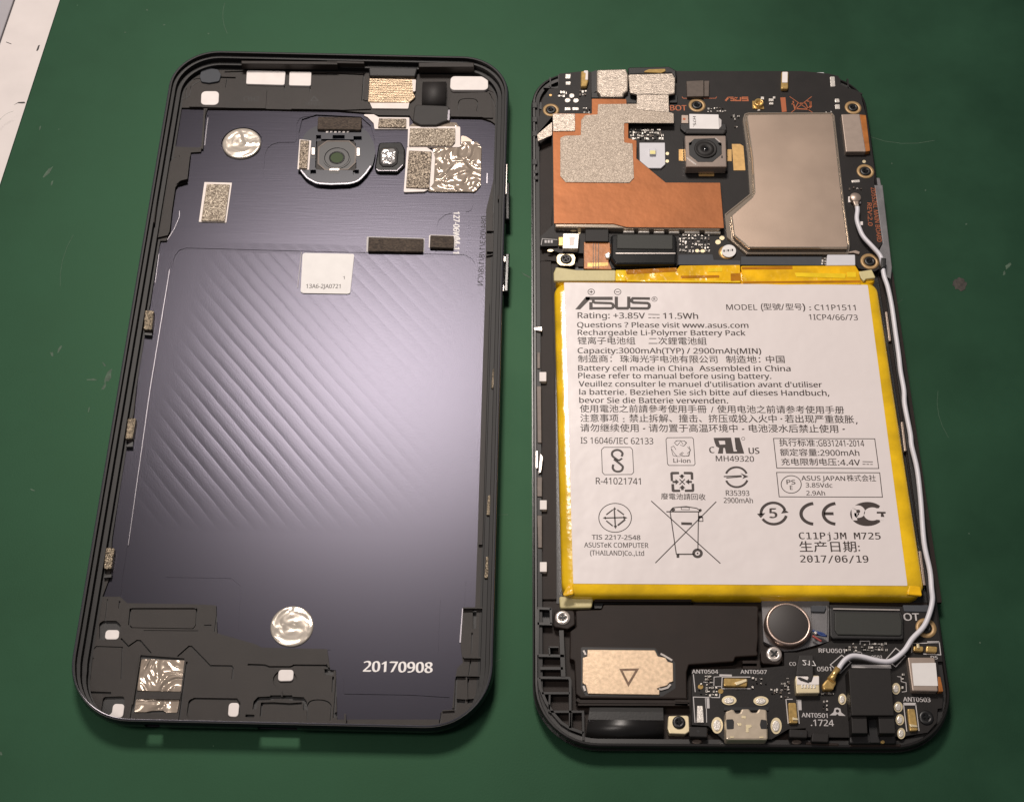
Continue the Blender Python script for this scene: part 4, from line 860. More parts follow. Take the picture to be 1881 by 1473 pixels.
    tx('充电限制电压', *Q('b1', 440, 297)[0], *Q('b1', 908, 299)[0], 12.5, cjk=True); tx(':4.4V', *Q('b1', 918, 297)[0], *Q('b1', 1106, 298)[0], 10.5)
    tx('ASUS JAPAN', *Q('b1', 608, 425)[0], *Q('b1', 978, 428)[0], 8.5); tx('株式会社', *Q('b1', 994, 432)[0], *Q('b1', 1240, 434)[0], 11.5, cjk=True, weight=0.01)
    tx('3.85Vdc', *Q('b1', 645, 483)[0], *Q('b1', 870, 485)[0], 8); tx('2.9Ah', *Q('b1', 650, 550)[0], *Q('b1', 808, 551)[0], 8)
    tx('PS', *Q('b1', 483, 457)[0], *Q('b1', 556, 458)[0], 8, weight=0.02); tx('E', *Q('b1', 512, 503)[0], *Q('b1', 534, 503)[0], 7.5, weight=0.02)
    tx('5', *Q('b1', 338, 742)[0], *Q('b1', 398, 743)[0], 17.5, weight=0.035)
    tx('C11PjJM M725', *Q('b1', 588, 920)[0], *Q('b1', 1278, 922)[0], 12, fk='mono'); tx('生产日期:', *Q('b1', 595, 1030)[0], *Q('b1', 1105, 1030)[0], 19, cjk=True); tx('2017/06/19', *Q('b1', 600, 1116)[0], *Q('b1', 1175, 1118)[0], 12.5, fk='mono')
    def st(name, lines, w): print_strokes(name, lines, t, lab, I, w)
    # maker's logo: slanted bar and four wide letters
    q = lambda *a: Q('p6', *a)
    st('printed_logo', [(q(252, 306, 293, 306, 372, 226, 372, 202, 340, 202), 'fill'), (q(340, 202, 560, 202, 560, 229, 340, 229), 'fill'), (q(368, 246, 396, 246, 396, 309, 368, 309), 'fill'),
        (q(400, 229, 402, 244, 415, 251, 545, 255, 560, 262, 566, 275, 562, 290, 548, 297, 396, 297), 5.4), (q(590, 201, 590, 288, 600, 297, 680, 297, 692, 288, 692, 201), 6.0),
        (q(866, 217, 725, 215, 716, 226, 718, 242, 730, 250, 845, 254, 858, 262, 862, 276, 858, 290, 846, 298, 704, 297), 5.6)], 3)
    st('registered_mark', [(EL('p6', 903, 221, 22, 19, 16), 1.0, True), (q(896, 230, 896, 212, 908, 214, 906, 222, 896, 222), 1), (q(902, 222, 910, 231), 1)], 1)
    for x, pl in ((384, 1), (601, 0)):
        ln = [(EL('p6', x, 162, 27, 23, 18), 1.3, True), (q(x-16, 162, x+16, 162), 1.5)]
        if pl: ln.append((q(x, 149, x, 175), 1.5))
        st('polarity_mark', ln, 1.3)
    st('direct_current_mark', [(q(852, 346, 945, 348), 1.5), (q(852, 374, 878, 374), 1.5), (q(885, 374, 912, 375), 1.5), (q(920, 375, 945, 375), 1.5)], 1.5)
    b = lambda *a: Q('b1', *a); e = lambda *a: Q('p8', *a)
    st('direct_current_mark', [(b(1125, 266, 1212, 268), 1.4), (b(1125, 288, 1150, 288), 1.4), (b(1158, 288, 1182, 289), 1.4), (b(1190, 289, 1212, 289), 1.4)], 1.4)
    st('printed_box', [(b(372, 70, 1228, 73, 1262, 324, 400, 320), 1.5, True)], 1.5); st('printed_box', [(b(398, 357, 1270, 360, 1293, 566, 420, 563), 1.5, True), (EL('b1', 522, 458, 85, 74, 30), 1.5, True)], 1.5)
    # knot in a rounded box
    st('knot_symbol', [(e(345, 165, 365, 145, 590, 145, 607, 165, 617, 355, 600, 374, 370, 376, 352, 356), 1.3, True),
        (smooth_px(e(515, 222, 522, 195, 500, 172, 470, 168, 440, 182, 434, 208, 448, 228, 490, 258)), 4.2), (e(490, 258, 520, 238), 3.5), (smooth_px(e(445, 290, 440, 318, 455, 342, 485, 350, 515, 340, 525, 312, 510, 292, 450, 245)), 4.2)], 4)
    tri = [(970, 90, 1010, 88, 1035, 120), (1085, 135, 1098, 170, 1070, 200), (1030, 222, 1005, 205, 1030, 185), (985, 222, 950, 215, 935, 160), (930, 145, 955, 135, 975, 165), (960, 105, 985, 130, 1010, 100), (1040, 90, 1065, 105, 1040, 135), (1092, 180, 1085, 218, 1035, 220)]
    st('recycling_box', [(e(890, 78, 902, 64, 1110, 62, 1122, 74, 1136, 285, 1126, 298, 915, 298, 903, 285), 1.3, True)]+[(e(*p), 1.0) for p in tri]+[(e(962, 105, 985, 88, 1048, 92, 1062, 112, 1040, 135, 1010, 125), 0.9), (e(932, 150, 960, 195, 985, 222, 1015, 222), 0.9), (e(1040, 190, 1020, 205, 1040, 222, 1080, 215, 1096, 170, 1072, 140), 0.9)], 1)
    st('four_arrow_symbol', [(e(930, 430, 926, 362, 938, 352, 1000, 352, 1002, 372, 948, 374, 950, 430), 'fill'), (e(1040, 352, 1108, 352, 1120, 362, 1122, 418, 1100, 418, 1098, 374, 1040, 372), 'fill'), (e(935, 455, 958, 455, 962, 502, 1010, 502, 1010, 522, 950, 523, 938, 515), 'fill'), (e(1105, 452, 1128, 452, 1130, 512, 1120, 522, 1050, 522, 1048, 502, 1108, 500), 'fill'),
        (e(1000, 385, 1048, 385, 1026, 412), 'fill'), (e(1014, 374, 1036, 374, 1036, 390, 1014, 390), 'fill'), (e(1002, 490, 1055, 490, 1028, 462), 'fill'), (e(1018, 486, 1040, 486, 1040, 506, 1018, 506), 'fill'), (e(970, 412, 1000, 436, 972, 462), 'fill'), (e(945, 428, 975, 428, 975, 446, 945, 446), 'fill'), (e(1085, 412, 1054, 436, 1086, 460), 'fill'), (e(1080, 428, 1110, 428, 1110, 446, 1080, 446), 'fill'), (e(1004, 414, 1050, 460), 2), (e(1050, 414, 1004, 460), 2)], 2)
    st('backward_letters_mark', [(e(1292, 65, 1415, 63, 1440, 198, 1398, 198, 1388, 150, 1375, 150, 1372, 198, 1328, 198, 1340, 150, 1315, 138, 1300, 100), 'fill'), (e(1415, 63, 1440, 63, 1462, 180, 1490, 180, 1472, 63, 1512, 63, 1552, 198, 1440, 198), 'fill'), (e(1480, 165, 1470, 63, 1475, 63, 1488, 165), 'fill')], 2)
    st('mark_counter', [], 1) if False else None
    mb = MB(); mb.flat(U(e(1335, 90, 1388, 90, 1392, 120, 1345, 122), t+0.012), t+0.012); mb.build('mark_counter', M['label'], lab)
    st('registered_mark', [(EL('p8', 1543, 72, 14, 13, 14), 0.8, True)], .8)
    arc = lambda c_, x, y, rx, ry, a0, a1, n=14: Q(c_, *[v for k in range(n+1) for v in (x+rx*math.cos(math.radians(a0+(a1-a0)*k/n)), y+ry*math.sin(math.radians(a0+(a1-a0)*k/n)))])
    st('arrow_in_circle', [(arc('p8', 1485, 395, 92, 82, 200, 340), 4), (arc('p8', 1488, 397, 94, 84, 160, 18), 4), (e(1378, 392, 1530, 385), 2.4), (e(1400, 404, 1530, 393), 2), (e(1520, 362, 1588, 392, 1535, 412, 1548, 392), 'fill')], 3)
    st('standard_mark', [(EL('p8', 460, 740, 138, 122, 36), 1.6, True), (e(453, 670, 462, 812), 2.6), (e(440, 672, 456, 648, 470, 670), 'fill'), (e(446, 808, 464, 835, 478, 806), 'fill'), (e(375, 742, 535, 738), 2.6), (e(380, 728, 355, 742, 384, 754), 'fill'), (e(528, 724, 565, 740, 532, 756), 'fill'), (e(385, 715, 440, 672), 2.6), (e(478, 672, 535, 715), 2.6), (e(385, 765, 440, 810), 2.6), (e(482, 805, 545, 755), 3.4)], 2)
    # crossed-out bin
    st('crossed_bin_symbol', [(e(765, 598, 1350, 1126), 1.9), (e(1315, 604, 800, 1122), 1.9), (e(925, 690, 978, 1050), 1.9), (e(1165, 690, 1160, 1010), 1.9), (e(893, 689, 1180, 689), 2.4), (e(985, 1048, 1125, 1048), 2.6), (e(925, 684, 950, 655, 1060, 645, 1150, 660, 1180, 680), 2), (EL('p8', 1180, 677, 13, 13, 10), 'fill'), (e(1018, 650, 1085, 652, 1088, 672, 1020, 670), 1.2, True), (EL('p8', 950, 672, 18, 14, 10), 'fill'), (e(1018, 777, 1110, 780, 1110, 802, 1020, 800), 'fill'), (e(1168, 735, 1200, 735, 1203, 770, 1170, 770), 1.6, True), (e(1165, 722, 1198, 722, 1198, 742, 1165, 742), 'fill'), (e(978, 1045, 1003, 1045, 1003, 1078, 980, 1078), 'fill'), (EL('p8', 1157, 1040, 33, 30, 20), 5.2, True), (EL('p8', 1157, 1040, 8, 8, 10), 'fill')], 2)
    st('period_of_use_mark', [(arc('b1', 370, 703, 104, 90, 172, 342), 5.2), (arc('b1', 374, 704, 108, 90, 12, 150), 5.2), (b(232, 706, 304, 700, 265, 742), 'fill'), (b(436, 704, 502, 696, 460, 665), 'fill')], 4)
    st('conformity_mark', [(arc('b1', 725, 706, 120, 88, 262, 98, 18), 6.2), (arc('b1', 912, 706, 118, 88, 262, 98, 18), 6.2), (b(800, 705, 880, 705), 6.0)], 5)
    st('certification_mark', [(arc('b1', 1165, 708, 145, 102, 40, 318, 30)+b(1240, 708), 'fill'), (b(1245, 688, 1320, 690, 1320, 704, 1300, 704, 1310, 732, 1280, 732, 1280, 704, 1245, 704), 'fill')], 3)
    mb = MB(); zz = t+0.012
    mb.flat(U(EL('b1', 1208, 708, 72, 56, 28), zz), zz); mb.flat(U(b(1210, 664, 1300, 655, 1300, 762, 1210, 752), zz+.004), zz+.004); mb.build('mark_opening', M['label'], lab)
    print_strokes('certification_mark', [(b(1245, 688, 1320, 690, 1320, 704, 1300, 704, 1310, 732, 1280, 732, 1280, 704, 1245, 704), 'fill')], zz+.016, lab, I, 3)
    mb = MB(); mb.strip(U(smooth_px(b(1060, 762, 1052, 680, 1058, 658, 1100, 655, 1125, 680, 1115, 712, 1080, 722, 1075, 700)), zz), 0.9, zz); mb.build('mark_letter', M['label'], lab)
def smooth_px(p, n=6): return [tuple(v) for v in smooth_line(p, n)]
battery()

# ================================================================== main circuit board
def main_board():
    c = P(1300, 320, 0); z = BZ
    T = thing('main_circuit_board', 'black main circuit board with copper sheet and silver shield can, above the battery', 'circuit board', (c.x, c.y, 0))
    brd = Q('p1', 300, 330, 405, 320, 412, 160, 640, 135, 775, 140, 790, 430, 1240, 480, 1300, 380, 1720, 130) + Q('p2', 120, 90, 1080, 90, 1290, 110, 1370, 130, 1378, 200, 1540, 265, 1600, 500, 1650, 860) + Q('p5', 1600, 0, 1675, 560, 1620, 640, 1690, 780, 1600, 830, 1450, 800, 1430, 775, 1130, 775, 320, 770, 0, 760) + Q('p4', 1340, 500, 1330, 520, 530, 540, 525, 400, 330, 400, 270, 380, 150, 330, 155, 260, 260, 160) + Q('p1', 330, 860, 335, 640, 180, 820, 165, 700, 215, 560, 225, 440)
    plate('board', brd, z, 0.9, M['pcb'], T)
    # copper heat sheet and the metal cans under it
    cop = Q('p1', 345, 605, 780, 608, 780, 440, 1170, 445, 1180, 715, 1192, 715, 1192, 885, 1285, 912) + Q('p3', 195, 612, 555, 908, 1225, 910, 1272, 1465) + Q('p4', 1735, 184, 900, 177, 785, 147, 270, 145) + Q('p1', 340, 820)
    plate('copper_sheet', cop, 5.5, 0.14, M['copper'], T, 0.15, 0.05)
    can = Q('p1', 350, 640, 770, 640, 770, 720, 1160, 740, 1185, 900, 1270, 925) + Q('p3', 190, 650, 540, 915, 1215, 925, 1250, 1440) + Q('p4', 1700, 200, 280, 175) + Q('p1', 355, 850)
    plate('shield_can', can, 5.3, 1.3, M['shield_edge'], T, 0.2, 0.2)
    for x0, x1, y in ((320, 455, 178), (500, 590, 182), (625, 720, 178), (770, 840, 188), (870, 965, 212), (1000, 1095, 214), (1135, 1225, 216), (1265, 1355, 216), (1400, 1530, 216), (1575, 1710, 218)):
        MB().prism(U(RC('p4', x0, y-9, x1, y+9), 4.7), 4.0, 4.7, 0.25).build('can_clip', M['solder'], T)
    # silver cloth tapes
    plate('conductive_tape', Q('p1', 425, 880, 480, 856, 655, 852, 660, 680, 705, 625, 845, 617, 850, 500, 1290, 497, 1645, 588, 1703, 605, 1706, 715, 1145, 712, 1145, 932, 1240, 945, 1256, 1330, 1205, 1386, 485, 1380, 425, 1310), 5.65, 0.14, M['tape_fabric'], T, 0.25, 0.05)
    plate('conductive_tape', Q('p1', 1290, 390, 1645, 395, 1650, 592, 1285, 560), 5.75, 0.12, M['tape_silver'], T, 0.1, 0.05)
    plate('conductive_tape', Q('p1', 1192, 165, 1690, 152, 1722, 210, 1718, 380, 1645, 392, 1295, 392, 1210, 372), 5.9, 0.5, M['tape_silver'], T, 0.2, 0.2)
    plate('conductive_tape', Q('p1', 835, 112, 1168, 102, 1192, 170, 1190, 352, 1142, 385, 1140, 420, 882, 418, 865, 376, 838, 352), 5.6, 1.4, M['tape_silver'], T, 0.2, 0.35)
    plate('conductive_tape', Q('p1', 340, 608, 592, 610, 592, 802, 345, 805), 5.7, 0.16, M['tape_silver'], T, 0.15, 0.06)
    plate('conductive_tape', Q('p1', 335, 700, 332, 850, 172, 920, 165, 842), 4.6, 0.15, M['tape_silver'], T, 0.1, 0.05)
    plate('earpiece_block', Q('p1', 1185, 85, 1650, 75, 1735, 120, 1740, 260, 1690, 148, 1195, 165), 5.2, 2.6, M['plastic_dark'], T, 0.3, 0.3)
    plate('earpiece_contact', Q('p1', 1345, 140, 1420, 108, 1610, 102, 1612, 130, 1560, 150), 5.4, 0.3, M['gold_bright'], T, 0.2, 0.1)
    for r in ((1150, 360, 1285, 490), (1655, 395, 1745, 485), (775, 370, 875, 430)): plate('earpiece_pocket', RC('p1', *r), 4.4, 0.35, M['plastic_deep'], T, 0.2, 0.1)
    plate('edge_gap', Q('p1', 775, 140, 835, 115, 835, 350, 780, 390), 4.2, 0.2, M['plastic_deep'], T)
    # spring contacts at the top edge
    for px in (Q('p1', 658, 130, 745, 118, 742, 240, 722, 300, 655, 302), Q('p2', 922, 92, 978, 92, 975, 228, 918, 228)):
        s = plate('spring_contact', px, 4.9, 0.8, M['gold_bright'], T, 0.25, 0.25)
    plate('spring_tip', Q('p1', 690, 120, 740, 120, 738, 230, 705, 225, 712, 150, 690, 145), 5.05, 0.4, M['pad_white'], T, 0.2, 0.15)
    plate('spring_tip', Q('p2', 928, 95, 972, 95, 970, 180, 926, 180), 5.05, 0.3, M['pad_white'], T, 0.2, 0.12)
    pads = [Q('p1', 482, 160, 545, 162, 540, 215, 480, 212), Q('p1', 484, 245, 545, 245, 540, 285, 484, 283), EL('p1', 555, 405, 32, 26, 14), EL('p1', 508, 456, 34, 26, 14), EL('p1', 602, 459, 34, 26, 14), Q('p1', 475, 535, 540, 535, 545, 570, 470, 572), Q('p1', 555, 535, 630, 535, 640, 570, 560, 570),
            Q('p2', 1302, 132, 1340, 132, 1345, 210, 1308, 212), Q('p2', 1340, 305, 1375, 305, 1380, 335, 1342, 335), Q('p2', 1342, 350, 1380, 350, 1382, 388, 1344, 386), Q('p2', 1470, 945, 1535, 940, 1540, 962, 1475, 965)]
    for px in pads: plate('solder_pad', px, z+0.22, 0.26, M['solder'], T, 0.2, 0.12)
    for c_, x, y in (('p1', 315, 402),): MB().disc(P(*Q(c_, x, y)[0], z).xy, 0.3, z-.1, z+.05).build('test_point', M['gold'], T)
    for px in (EL('p4', 1688, 305, 24, 20, 14), EL('p4', 1722, 270, 22, 18, 14), EL('p4', 1510, 380, 20, 14, 14), EL('p4', 1555, 382, 20, 14, 14), EL('p3', 575, 552, 22, 20, 10), EL('p3', 573, 645, 22, 20, 10), EL('p2', 1570, 800, 14, 12, 12), EL('p4', 240, 378, 26, 10, 12), EL('p4', 440, 205, 30, 10, 12), EL('p4', 490, 215, 14, 18, 12)):
        plate('test_point', px, z+0.06, 0.1, M['gold_pale'], T)
    # chips, sockets and small pads
    b = plate('chip_brown', Q('p2', 175, 168, 310, 162, 312, 288, 180, 290), z+0.8, 0.8, M['chip_brown'], T, 0.1, 0.1); b.name = 'audio_chip'
    plate('audio_chip', Q('p2', 315, 165, 355, 165, 352, 288, 315, 288), z+0.6, 0.6, M['chip_brown'], T, 0.1, 0.1)
    for px in (RC('p3', 716, 500, 770, 640), Q('p3', 1368, 435, 1470, 435, 1510, 460, 1535, 758, 1390, 758), RC('p3', 1312, 500, 1366, 645), RC('p3', 962, 786, 1150, 830)):
        plate('gold_pad', px, z+0.08, 0.12, M['gold'], T, 0.05)
    plate('gold_pad', RC('p3', 965, 735, 1145, 768), z+0.1, 0.12, M['flex_orange'], T, 0.05)
    q = plate('gold_square', Q('p3', 750, 78, 832, 80, 835, 180, 748, 178), z+0.3, 0.3, M['beige_can'], T, 0.1, 0.06); MB().disc(P(*Q('p3', 782, 128)[0], z+.3).xy, 0.32, z+.2, z+.32).build('square_dot', M['ink_orange'], q)
    plate('flex_connector', Q('p3', 735, 180, 1300, 180, 1305, 262, 1260, 285, 790, 290, 735, 240), z+0.75, 0.7, M['plastic_dark'], T, 0.2, 0.2)
    plate('flex_cable_fold', Q('p3', 800, 245, 1290, 245, 1300, 285, 1270, 310, 800, 305), z+0.95, 0.9, M['rubber'], T, 0.2, 0.35)
    stk = plate('part_sticker', Q('p3', 845, 65, 1205, 72, 1212, 250, 850, 245), z+1.0, 0.2, M['sticker'], T, 0.1, 0.04)
    text('H75.', Q('p3', 888, 95)[0], Q('p3', 892, 220)[0], 5.2, z+1.02, stk, M['ink'], weight=0.02)
    plate('sticker_end', Q('p3', 1208, 110, 1240, 140, 1238, 215, 1212, 245), z+0.85, 0.2, M['ink_silver'], T)
    # flash LED board
    fb = plate('flash_board', Q('p3', 232, 418, 545, 418, 550, 682, 497, 730, 342, 730, 236, 640), z+0.5, 0.5, M['white_plastic'], T, 0.1, 0.08)
    plate('flash_led', Q('p3', 355, 485, 432, 485, 432, 560, 358, 560), z+1.1, 0.6, M['white_plastic'], fb, 0.05, 0.06); plate('led_phosphor', RC('p3', 362, 515, 428, 558), z+1.13, 0.05, M['led'], fb, 0.1)
    # big shield can: flange, lid with rolled edge
    top = Q('p2', 660, 428, 1312, 422, 1330, 445) + Q('p5', 1300, 200, 1352, 575, 1345, 605, 395, 603, 250, 480, 225, 290, 420, 120, 447, 70) + Q('p2', 690, 760, 662, 560, 645, 445)
    fl = Q('p2', 630, 430, 660, 420, 1318, 420, 1336, 445) + Q('p5', 1310, 200, 1362, 575, 1352, 664, 370, 664, 186, 505, 163, 285, 405, 90) + Q('p2', 655, 760, 618, 470)
    plate('can_fence', fl, z+0.45, 0.45, M['shield_edge'], T, 0.3, 0.2)
    sh = plate('shield_can', top, z+1.7, 0.55, [M['shield_edge'], M['shield']], T, 0.5, 0.28, None, 1)
    tp = fillet(U(top, z+1.7), 0.5); MB().prism(offset(tp, 0.35), z+.3, z+1.2).build('can_wall', M['chip_brown'], sh)  # dark brown wall stands for the shade in the gap under the lid
    MB().strip(offset(fillet(U(fl, z+0.45), 0.3), 0.12), 0.26, z+0.62, 0.3, 0, True).build('fence_lip', M['shield_edge'], T)
    plate('solder_foot', Q('p5', 1350, 640, 1420, 625, 1462, 640, 1455, 665, 1400, 650, 1350, 655), z+0.35, 0.3, M['beige_can'], T, 0.1, 0.1)
    # coax socket, sensor, ribbon, connectors
    c1 = P(*Q('p2', 740, 355)[0], z)
    so = MB().prism(U(Q('p2', 692, 325, 775, 322, 785, 388, 695, 385), z+.2), z, z+0.25, 0.05).build('coax_socket', M['gold_bright'], T)
    MB().lathe(c1.xy, [(1.0, z+.2), (1.0, z+.95), (.72, z+.95), (.7, z+.3)], 0, 20, True).build('socket_ring', M['gold_bright'], so); MB().disc(c1.xy, .22, z+.2, z+.7).build('socket_pin', M['gold_bright'], so)
    for px in (RC('p2', 760, 290, 785, 312), RC('p2', 822, 305, 860, 325), RC('p2', 826, 335, 858, 352), RC('p2', 855, 288, 874, 305), RC('p2', 735, 390, 755, 400)): plate('chip_resistor', px, z+0.4, 0.4, M['solder'], T, 0, 0.08)
    sn = plate('sensor_can', Q('p2', 1392, 428, 1535, 425, 1585, 722, 1428, 722), z+1.2, 1.2, M['beige_can'], T, 0.1, 0.15)
    plate('sensor_flex', Q('p2', 1535, 430, 1585, 435, 1618, 715, 1580, 722), z+1.05, 1.05, M['flex_orange'], T, 0.1, 0.1)
    plate('flex_ribbon', Q('p4', 530, 305, 752, 310, 760, 400, 740, 470, 770, 540, 530, 535), 4.5, 0.3, M['flex_orange'], T, 0.1, 0.06)
    for x in (610, 632, 656): MB().strip(U(Q('p4', x, 312, x, 530), 4.56), 0.14, 4.56, 0.05).build('ribbon_trace', M['chip_brown'], T)
    plate('ribbon_gloss', Q('p4', 560, 485, 735, 480, 740, 510, 560, 520), 4.54, 0.1, M['gold_bright'], T, 0.1); plate('solder_blob', Q('p4', 705, 410, 745, 385, 758, 400, 752, 445, 720, 440), 5.0, 0.6, M['solder'], T, 0.2, 0.2)
    plate('flex_stiffener', Q('p4', 543, 195, 742, 195, 742, 300, 540, 298), 5.0, 0.8, M['chip'], T, 0.1, 0.1)
    cn = plate('battery_connector', Q('p4', 348, 228, 490, 230, 480, 362, 345, 360), 5.3, 1.2, M['solder'], T, 0.2, 0.15)
    plate('connector_slot', Q('p4', 400, 262, 450, 258, 445, 335, 405, 335), 5.34, 0.1, M['sheet_white'], cn); plate('connector_tail', Q('p4', 312, 262, 350, 262, 350, 335, 312, 332), 4.8, 0.5, M['gold_bright'], T, 0.05, 0.05)
    fc = plate('flex_tail', Q('p4', 155, 270, 305, 268, 305, 340, 155, 342), 4.5, 0.3, M['chip'], T, 0.1, 0.05)
    for k in range(3): plate('tail_mark', RC('p4', 190+26*k, 288, 208+26*k, 312), 4.53, 0.05, M['ink_silver'], fc)
    ln = MB(); ln.strip(U(Q('p4', 160, 330, 170, 275, 300, 285), 4.53), .12, 4.53); ln.build('tail_outline', M['ink_silver'], fc)
    dk = plate('display_connector', Q('p4', 762, 235, 1330, 240, 1335, 395, 1330, 498, 800, 500, 760, 440), 5.2, 1.4, M['gloss_black'], T, 0.4, 0.5)
    plate('connector_foam', Q('p4', 815, 235, 1300, 240, 1300, 368, 812, 362), 5.42, 0.4, M['pad_foam_black'], dk, 0.2, 0.2)
    e = MB(); e.strip(U(Q('p4', 805, 402, 1320, 402), 5.25), 0.25, 5.25, 0.2); e.strip(U(Q('p4', 800, 434, 1325, 436), 5.05), 0.18, 5.05, 0.2)  # edge highlights of the glossy connector, laid on as steel strips
    for x in (930, 1050, 1145, 1265): e.strip(U(Q('p4', x-28, 490, x+28, 492), 4.6), 0.16, 4.6, 0.3)
    e.build('connector_edge_line', M['steel'], dk)
    sb = MB().lathe(P(*Q('p5', 180, 650)[0], z).xy, [(1.65, z-.05), (1.65, z+.1), (0.9, z+.1)], 0, 28, True).build('screw_ring', M['gold'], T)
    st = plate('warranty_sticker', EL('p5', 203, 632, 70, 60, 26), z+0.5, 0.2, M['sticker'], T, 0, 0.05)
    for k in range(5): plate('sticker_print', RC('p5', 150+20*k, 622-2*k, 164+20*k, 642-2*k), z+0.52, 0.04, M['ink_silver'] if k % 2 else M['chip'], st)
    plate('white_block', Q('p5', 1148, 668, 1415, 668, 1418, 770, 1140, 772), z+1.5, 1.5, M['white_plastic'], T, 0.2, 0.12)
    plate('recess_strip', Q('p5', 320, 688, 1095, 690, 1090, 770, 320, 765), z+0.1, 0.2, M['slate'], T, 0.1)
    plate('recess_strip', Q('p4', 1345, 415, 1640, 412, 1650, 460, 1881, 465, 1881, 505, 1345, 500), z+0.08, 0.2, M['slate'], T, 0.1)
    # screws with gold rings
    screw(T, 'p1', 320, 570, 52, rr=1.75); screw(T, 'p2', 258, 360, 38, rr=1.75); screw(T, 'p2', 1483, 378, 36, rr=1.8); screw(T, 'p2', 1580, 878, 40, rr=1.7); screw(T, 'p5', 1555, 735, 50, rr=1.8)
    plate('screw_ring', Q('p4', 310, 410, 440, 408, 455, 440, 445, 495, 420, 508, 325, 506, 298, 480, 295, 435), z+0.06, 0.1, M['gold_pale'], T, 0.4); screw(T, 'p4', 376, 455, 46, ring=False)
    # small components
    smd('surface_components', 'p1', 1205, 775, 1590, 900, 60, z, T, seed=2); smd('surface_components', 'p1', 640, 335, 720, 405, 6, z, T, seed=3); smd('surface_components', 'p1', 680, 535, 765, 605, 10, z, T, smin=3, smax=4, seed=4); smd('surface_components', 'p1', 395, 355, 505, 425, 8, z, T, smin=4, smax=7, seed=40)
    smd('surface_components', 'p2', 335, 370, 495, 418, 16, z, T, smin=3, smax=4, seed=5); smd('surface_components', 'p2', 510, 430, 595, 478, 6, z, T, seed=6); smd('surface_components', 'p2', 1265, 400, 1325, 425, 4, z, T, smin=3, smax=4, seed=7); smd('surface_components', 'p2', 545, 515, 580, 540, 3, z, T, smin=3, smax=3, seed=8)
    smd('surface_components', 'p4', 1345, 235, 1620, 390, 60, z, T, smin=3, smax=5, seed=9); smd('surface_components', 'p4', 310, 185, 400, 205, 5, z, T, smin=3, smax=4, seed=10); smd('surface_components', 'p2', 1440, 990, 1560, 1026, 6, z, T, smin=3, smax=5, seed=11); smd('surface_components', 'p5', 1090, 690, 1135, 770, 4, z, T, smin=3, smax=5, seed=12)
    # orange and white print
    t = z+0.015; O = M['ink_orange']
    text('BOT', (1231, 203.5), (1261, 203.5), 9.5, t, T, O, weight=0.02)
    text('ZD552KL MAIN BOARD', Q('p5', 1565, 25)[0], Q('p5', 1628, 545)[0], 8, t, T, O, weight=0.01); text('REV:2.0', Q('p5', 1530, 170)[0], Q('p5', 1540, 390)[0], 8, t, T, O, weight=0.01)
    p2 = lambda *a: Q('p2', *a)
    print_strokes('printed_logo', [(p2(482, 324, 505, 296), 3.5), (p2(500, 296, 545, 296), 2.2), (p2(520, 308, 545, 308, 550, 322, 520, 322), 2.2), (p2(558, 295, 562, 322, 600, 322, 600, 295), 2.6), (p2(660, 296, 615, 296, 615, 308, 655, 308, 658, 322, 612, 322), 2.6), (p2(575, 296, 560, 308, 550, 310), 2.0)], t, T, O, 2)
    print_strokes('printed_bar', [(p2(912, 298, 952, 296, 962, 408, 925, 412), 'fill'), (p2(140, 292, 150, 304, 405, 304, 412, 292), 1.2)], t, T, O, 2)
    print_strokes('crossed_bin_symbol', [(p2(985, 290, 1165, 415), 1.3), (p2(1158, 290, 998, 415), 1.3), (p2(1012, 325, 1025, 385, 1130, 390, 1150, 360, 1145, 325), 2.2), (p2(1020, 345, 1000, 350), 2), (p2(1030, 378, 1050, 342, 1110, 342, 1128, 380), 1.6), (p2(1120, 325, 1152, 330, 1155, 370, 1130, 388), 2)], t, T, O, 1.5)
    plate('connector_dot', RC('p5', 1465, 350, 1490, 385), z+0.3, 0.3, M['pad_white'], T, 0, 0.05); plate('connector_dot', RC('p5', 1350, 110, 1372, 165), z+0.3, 0.3, M['pad_white'], T, 0, 0.05); plate('connector_dot', RC('p5', 1445, 155, 1472, 175), z+0.3, 0.3, M['pad_white'], T, 0, 0.05)
main_board()

